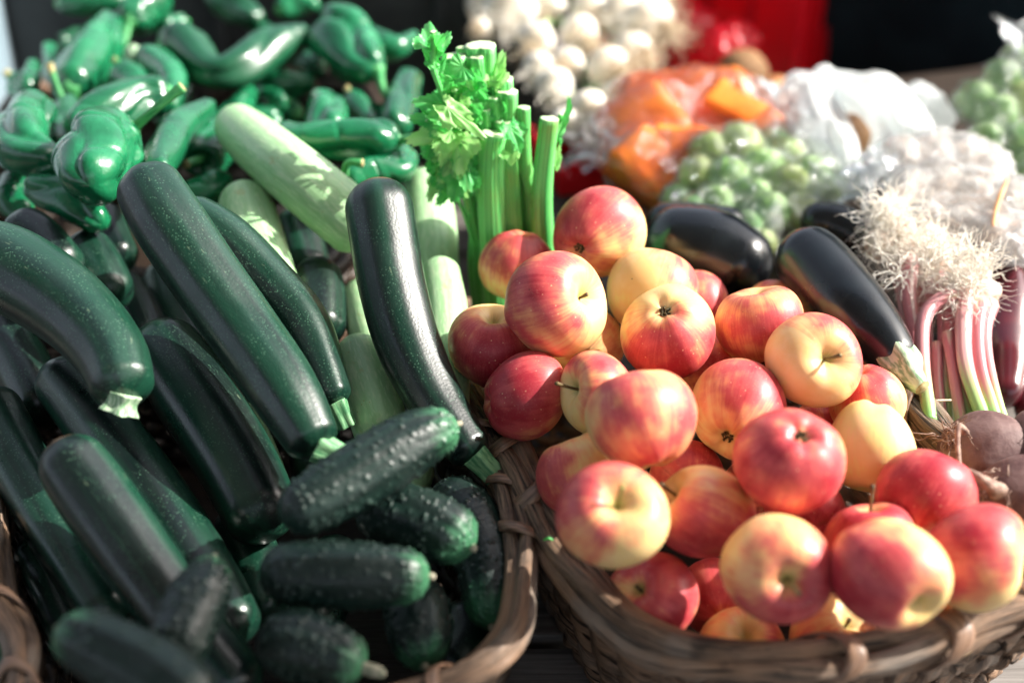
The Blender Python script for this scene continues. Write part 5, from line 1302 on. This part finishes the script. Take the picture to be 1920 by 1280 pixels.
# dark navy cloth
def cloth(name, label, x0, x1, y, ztop, zbot, seed, mat, thick=.012, bow=.12):
    nx, nz = 90, 60; V = []
    for side in (0, 1):
        for j in range(nz):
            for i in range(nx):
                u, v = i / (nx - 1), j / (nz - 1)
                x = x0 + (x1 - x0) * u; z = zbot + (ztop - zbot) * v
                f = .03 * math.sin(9 * u + 2.2 * v + seed) + .018 * math.sin(21 * u - 3 * v) + .03 * noise.noise(Vector((u * 4, v * 3, seed)))
                V.append((x, y + bow * (2 * u - 1) ** 2 + f + side * thick + .10 * (v - .5) ** 2, z + .03 * math.sin(6 * u)))
    F = []; n = nx * nz
    for j in range(nz - 1):
        for i in range(nx - 1):
            a = j * nx + i; F.append((a, a + 1, a + nx + 1, a + nx)); F.append((n + a, n + a + nx, n + a + nx + 1, n + a + 1))
    for j in range(nz - 1):
        a = j * nx; F.append((a, a + nx, n + a + nx, n + a)); a = j * nx + nx - 1; F.append((a, n + a, n + a + nx, a + nx))
    for i in range(nx - 1):
        a = i; F.append((a, n + a, n + a + 1, a + 1)); a = (nz - 1) * nx + i; F.append((a, a + 1, n + a + 1, n + a))
    return tag(mesh(name, V, F, mat, None), label, 'cloth')
M['navy'] = m_simple('navy_cloth', (.0035, .007, .010), (.010, .020, .026), 5, .85, .15, .3, .004)
cloth('dark_cloth', 'dark navy cloth hanging behind the stall at the upper right', .44, 1.45, 1.84, .75, .004, 2, M['navy'])

# unseen square umbrella added at the right so its edge shades the front left
M['added_canvas'] = None
b = NB('added_white_canvas'); tc = b.n('ShaderNodeTexCoord').outputs['Object']; f = b.noise(tc, 300, 3)
p = b.pbr((.64, .64, .62), .8, .2, b.bump(f, .3, .002), link=False); t_ = b.n('ShaderNodeBsdfTranslucent'); b.put(t_.inputs[0], (.54, .54, .52))
mx = b.n('ShaderNodeMixShader'); mx.inputs[0].default_value = .25; b.t.links.new(p, mx.inputs[1]); b.t.links.new(t_.outputs[0], mx.inputs[2]); b.surf(mx.outputs[0])
M['added_canvas'] = b.m
UZ = 2.10
SH = SUN / SUN[2] * (UZ - .25)
hw = 1.5
d2 = np.array([.65, -.12, 0]); d2 /= np.linalg.norm(d2); d1 = np.array([-d2[1], d2[0], 0])      # d2 along the edge, d1 away from the shade
mid = np.array([.10, .680, 0]) + np.array([SH[0], SH[1], 0])
cu = (mid - d1 * hw)[:2]
root = thing('added_umbrella', (cu[0], cu[1], -.75), 'unseen square white umbrella added to shade the left and front of the stall', 'umbrella')
c0 = np.array([cu[0], cu[1], UZ])
n = 25; V = []
for th_ in (0, .006):
    for i in range(n):
        for j in range(n):
            u, v = -1 + 2 * i / (n - 1), -1 + 2 * j / (n - 1); hgt = .45 * (1 - max(abs(u), abs(v)))
            V.append(c0 + d1 * u * hw + d2 * v * hw + np.array([0, 0, hgt + th_]))
F = []
for i in range(n - 1):
    for j in range(n - 1):
        q = i * n + j; F.append((q, q + 1, q + n + 1, q + n)); q += n * n; F.append((q, q + n, q + n + 1, q + 1))
mesh('added_canopy', V, F, M['added_canvas'], root)
V, F, a, _ = sweep([(cu[0], cu[1], -.75), (cu[0], cu[1], .8), (cu[0], cu[1], UZ + .44)], [.024] * 3, 12, 16, cap0='flat', cap1='flat'); mesh('added_pole', V, F, M['wood'], root, a)
for s_ in ((1, 1), (1, -1), (-1, 1), (-1, -1)):
    e = c0 + d1 * s_[0] * hw * .97 + d2 * s_[1] * hw * .97
    V, F, a, _ = sweep([c0 + [0, 0, .42], (c0 + e) / 2 + [0, 0, .20], e - [0, 0, .012]], [.010] * 3, 8, 8, cap0='flat', cap1='flat'); mesh('rib', V, F, M['wood'], root, a)

# unseen awning added overhead to block the sky and soften the fill
root = thing('added_awning', (-1.3, .2, 2.05), 'unseen white awning added over the stall to block the sky', 'awning')
n = 25; V = []
for th_ in (0, .006):
    for i in range(n):
        for j in range(n):
            u, v = i / (n - 1), j / (n - 1)
            V.append((-3.5 + 4.3 * u, -2.2 + 3.5 * v, 2.05 + .25 * (1 - abs(2 * v - 1)) + .012 * math.sin(9 * u + 5 * v) + th_))
F = []
for i in range(n - 1):
    for j in range(n - 1):
        q = i * n + j; F.append((q, q + 1, q + n + 1, q + n)); q += n * n; F.append((q, q + n, q + n + 1, q + 1))
mesh('added_canvas', V, F, M['added_canvas'], root)
for y in (-2.18, 1.28): box_mesh('beam', M['wood'], (-1.35, y, 2.03), (2.15, .02, .02), I3, root)
for x, y in ((-3.4, -2.1), (-3.4, 1.25)): box_mesh('post', M['wood'], (x, y, .63), (.025, .025, 1.375), I3, root)
